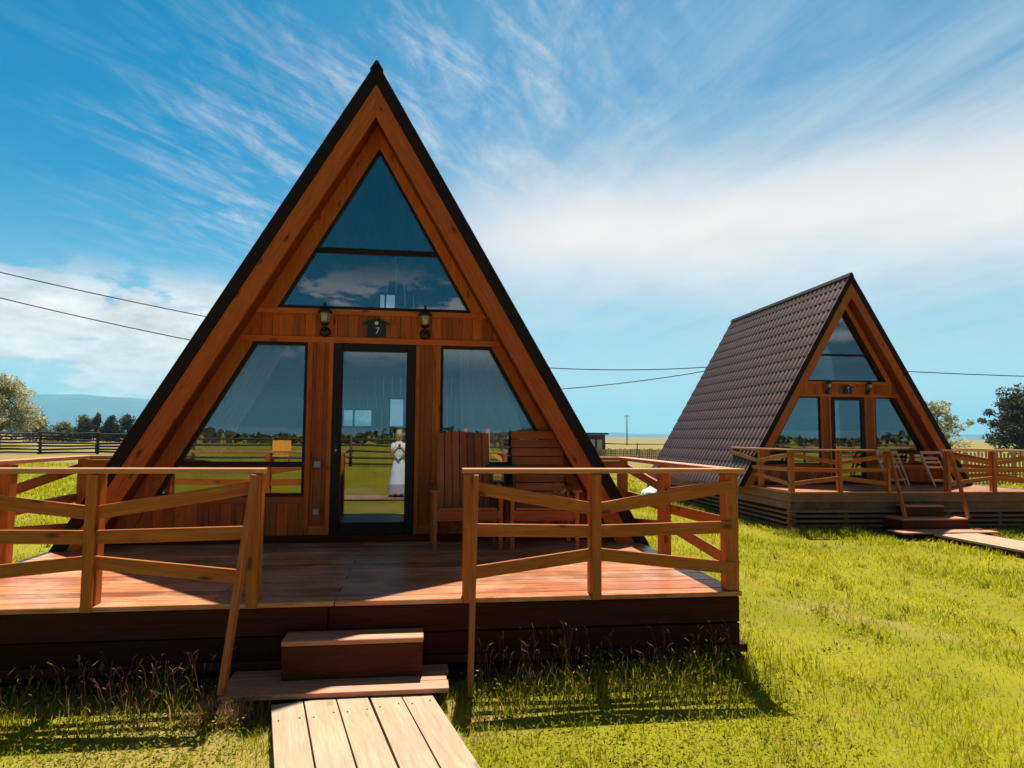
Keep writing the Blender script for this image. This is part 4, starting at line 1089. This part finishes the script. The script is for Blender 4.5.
base = t.mix(t.m('MULTIPLY', behind, .78), base, (0.0, 1.0, 2.1))

back0 = t.ramp(t.m('ABSOLUTE', az), 80, 110); front0 = t.m('SUBTRACT', 1.0, back0)
def gauss(v, c, s_): q = t.m('DIVIDE', t.m('SUBTRACT', v, c), s_); return t.m('EXPONENT', t.m('MULTIPLY', t.m('MULTIPLY', q, q), -1.0))
zz = t.m('MAXIMUM', t.m('ADD', dz, .12), .05)
pl = t.comb(t.m('DIVIDE', dx, zz), t.m('DIVIDE', dy, zz), 0)
def rot_scale(vec, ang, sx, sy):      # sx along the direction 'ang' of the cloud plane, sy across it
    q = t.node('ShaderNodeSeparateXYZ'); t.put(q.inputs[0], vec); c_, s__ = math.cos(R(ang)), math.sin(R(ang))
    u = t.m('ADD', t.m('MULTIPLY', q.outputs[0], c_ * sx), t.m('MULTIPLY', q.outputs[1], s__ * sx))
    v = t.m('ADD', t.m('MULTIPLY', q.outputs[0], -s__ * sy), t.m('MULTIPLY', q.outputs[1], c_ * sy))
    return t.comb(u, v, 0)
    mp = t.node('ShaderNodeMapping'); t.put(mp.inputs[0], vec); mp.inputs['Rotation'].default_value = (0, 0, R(ang)); mp.inputs['Scale'].default_value = (sx, sy, 1); return mp.outputs[0]
ci = t.noise(rot_scale(pl, 50, 1.0, 4.2), 1.9, 9, .64, .8)
ci2 = t.noise(rot_scale(pl, 72, 1.4, 4.0), 3.2, 8, .68, .5)
veil = t.noise(pl, .8, 5, .55, .5)
cirrus = t.m('MULTIPLY', t.ramp(t.m('ADD', t.m('MULTIPLY', ci, .6), t.m('MULTIPLY', ci2, .45)), .44, .82), 1.0)
# where the streaks lie: a broad fan from upper centre down to the left of the ridge
mc = t.m('ADD', t.m('MULTIPLY', gauss(az, 3, 17), gauss(elv, 30, 14)), t.m('MULTIPLY', t.m('MULTIPLY', gauss(az, -12, 12), gauss(elv, 19, 8)), .75), clamp=True)
f1 = t.m('MULTIPLY', cirrus, mc)
# white band low behind the cabins, to the right
ang_band = t.m('ADD', elv, t.m('MULTIPLY', t.m('SUBTRACT', veil, .5), 7.0))
band = t.m('MULTIPLY', t.m('MULTIPLY', gauss(ang_band, 16.2, 5.0), t.ramp(az, -10, 14)), t.m('MULTIPLY', t.lin(veil, .3, .7, .85, 1.05), front0), clamp=True)
wash = t.m('MULTIPLY', t.m('MULTIPLY', t.ramp(az, -22, 30), gauss(elv, 20, 17)), t.lin(t.noise(rot_scale(pl, 105, .8, 3.4), 1.7, 8, .62, .5), .3, .75, .18, .66))
wash = t.m('MULTIPLY', wash, front0)
# cumulus low on the left and all round behind
cv = t.comb(t.m('MULTIPLY', dx, 1.0), t.m('MULTIPLY', dy, 1.0), t.m('MULTIPLY', dz, 2.6))
cu = t.noise(cv, 6.0, 9, .58, .2)
cul = t.m('MULTIPLY', t.ramp(t.m('ADD', cu, t.m('MULTIPLY', gauss(elv, 7.5, 4.5), .20)), .525, .61), t.m('MULTIPLY', t.m('MULTIPLY', t.ramp(elv, 13.5, 9), t.ramp(az, 12, -14)), front0))
back = t.ramp(t.m('ABSOLUTE', az), 80, 110)
cub = t.m('MULTIPLY', t.ramp(t.m('ADD', cu, t.m('MULTIPLY', gauss(elv, 8.5, 5), .07)), .52, .585), t.m('MULTIPLY', t.m('MULTIPLY', t.ramp(elv, 14.5, 10.5), t.ramp(elv, 5.0, 8.0)), back))
low = t.m('MULTIPLY', t.m('MULTIPLY', gauss(elv, 1.5, 9.5), .78), front0)
f = t.m('MAXIMUM', t.m('MAXIMUM', f1, band), t.m('MAXIMUM', wash, t.m('MAXIMUM', cul, low)), clamp=True)
CL = 9.6
shade_ = t.lin(t.noise(cv, 13, 7, .62), .32, .68, .66, 1.16)
white = t.mix(1.0, (CL * 1.12, CL * 1.03, CL * .96), t.comb(shade_, shade_, shade_), 'MULTIPLY')
blueveil = (CL * .72, CL * .87, CL * .91)
c = t.mix(low, base, blueveil)
c = t.mix(t.m('MULTIPLY', wash, 1.0), c, (CL * .74, CL * .86, CL * .90))
c = t.mix(t.m('MULTIPLY', f1, .74), c, white)
c = t.mix(t.m('MULTIPLY', band, .88), c, (CL * 1.16, CL * 1.03, CL * .93))
c = t.mix(t.m('MULTIPLY', cul, .85), c, white)
c = t.mix(t.m('MULTIPLY', t.m('MULTIPLY', gauss(elv, 3, 5), .85), back0), c, (1.25, 1.22, 1.32))
c = t.mix(t.m('MULTIPLY', cub, .8), c, (CL * .95, CL * .84, CL * .78))
# dim warm tone overhead, out of view, added to tame blue fill in shade
c = t.mix(t.m('MULTIPLY', t.ramp(elv, 36, 60), .9), c, (1.0, .70, .60))
t.put(bg.inputs['Color'], c); bg.inputs['Strength'].default_value = SKY_STRENGTH

sl = bpy.data.lights.new('sun', 'SUN'); sl.energy = SUN_STRENGTH; sl.angle = R(.53); sl.color = (1, .93, .82)
so = bpy.data.objects.new('sun', sl); col.objects.link(so); so.location = (3, 20, 40); so.rotation_euler = (-SUN_DIR).to_track_quat('-Z', 'Y').to_euler()

cam = bpy.data.cameras.new('camera'); co = bpy.data.objects.new('camera', cam); col.objects.link(co); S.camera = co
cam.sensor_fit = 'HORIZONTAL'; cam.sensor_width = 36; cam.lens = 682.58 / 1024 * 36; cam.clip_start = .05; cam.clip_end = 20000
ya, pi_, ro = R(7.7068), R(4.3821), R(.3987)
fw = Vector((math.sin(ya) * math.cos(pi_), math.cos(ya) * math.cos(pi_), math.sin(pi_))); rt = Vector((math.cos(ya), -math.sin(ya), 0)); up = rt.cross(fw)
# roll
rt2 = rt * math.cos(ro) + up * math.sin(ro); up2 = -rt * math.sin(ro) + up * math.cos(ro)
co.matrix_world = Matrix(((rt2.x, up2.x, -fw.x, CAM[0]), (rt2.y, up2.y, -fw.y, CAM[1]), (rt2.z, up2.z, -fw.z, CAM[2]), (0, 0, 0, 1)))
vs = S.view_settings; S.display_settings.display_device = 'sRGB'; vs.view_transform = 'Standard'; vs.look = 'None'; vs.exposure = EXPOSURE; vs.gamma = 1
S.cycles.use_denoising = True; S.cycles.max_bounces = 8; S.cycles.transparent_max_bounces = 12; S.cycles.caustics_reflective = False; S.cycles.caustics_refractive = False
S.cycles.sample_clamp_indirect = 6
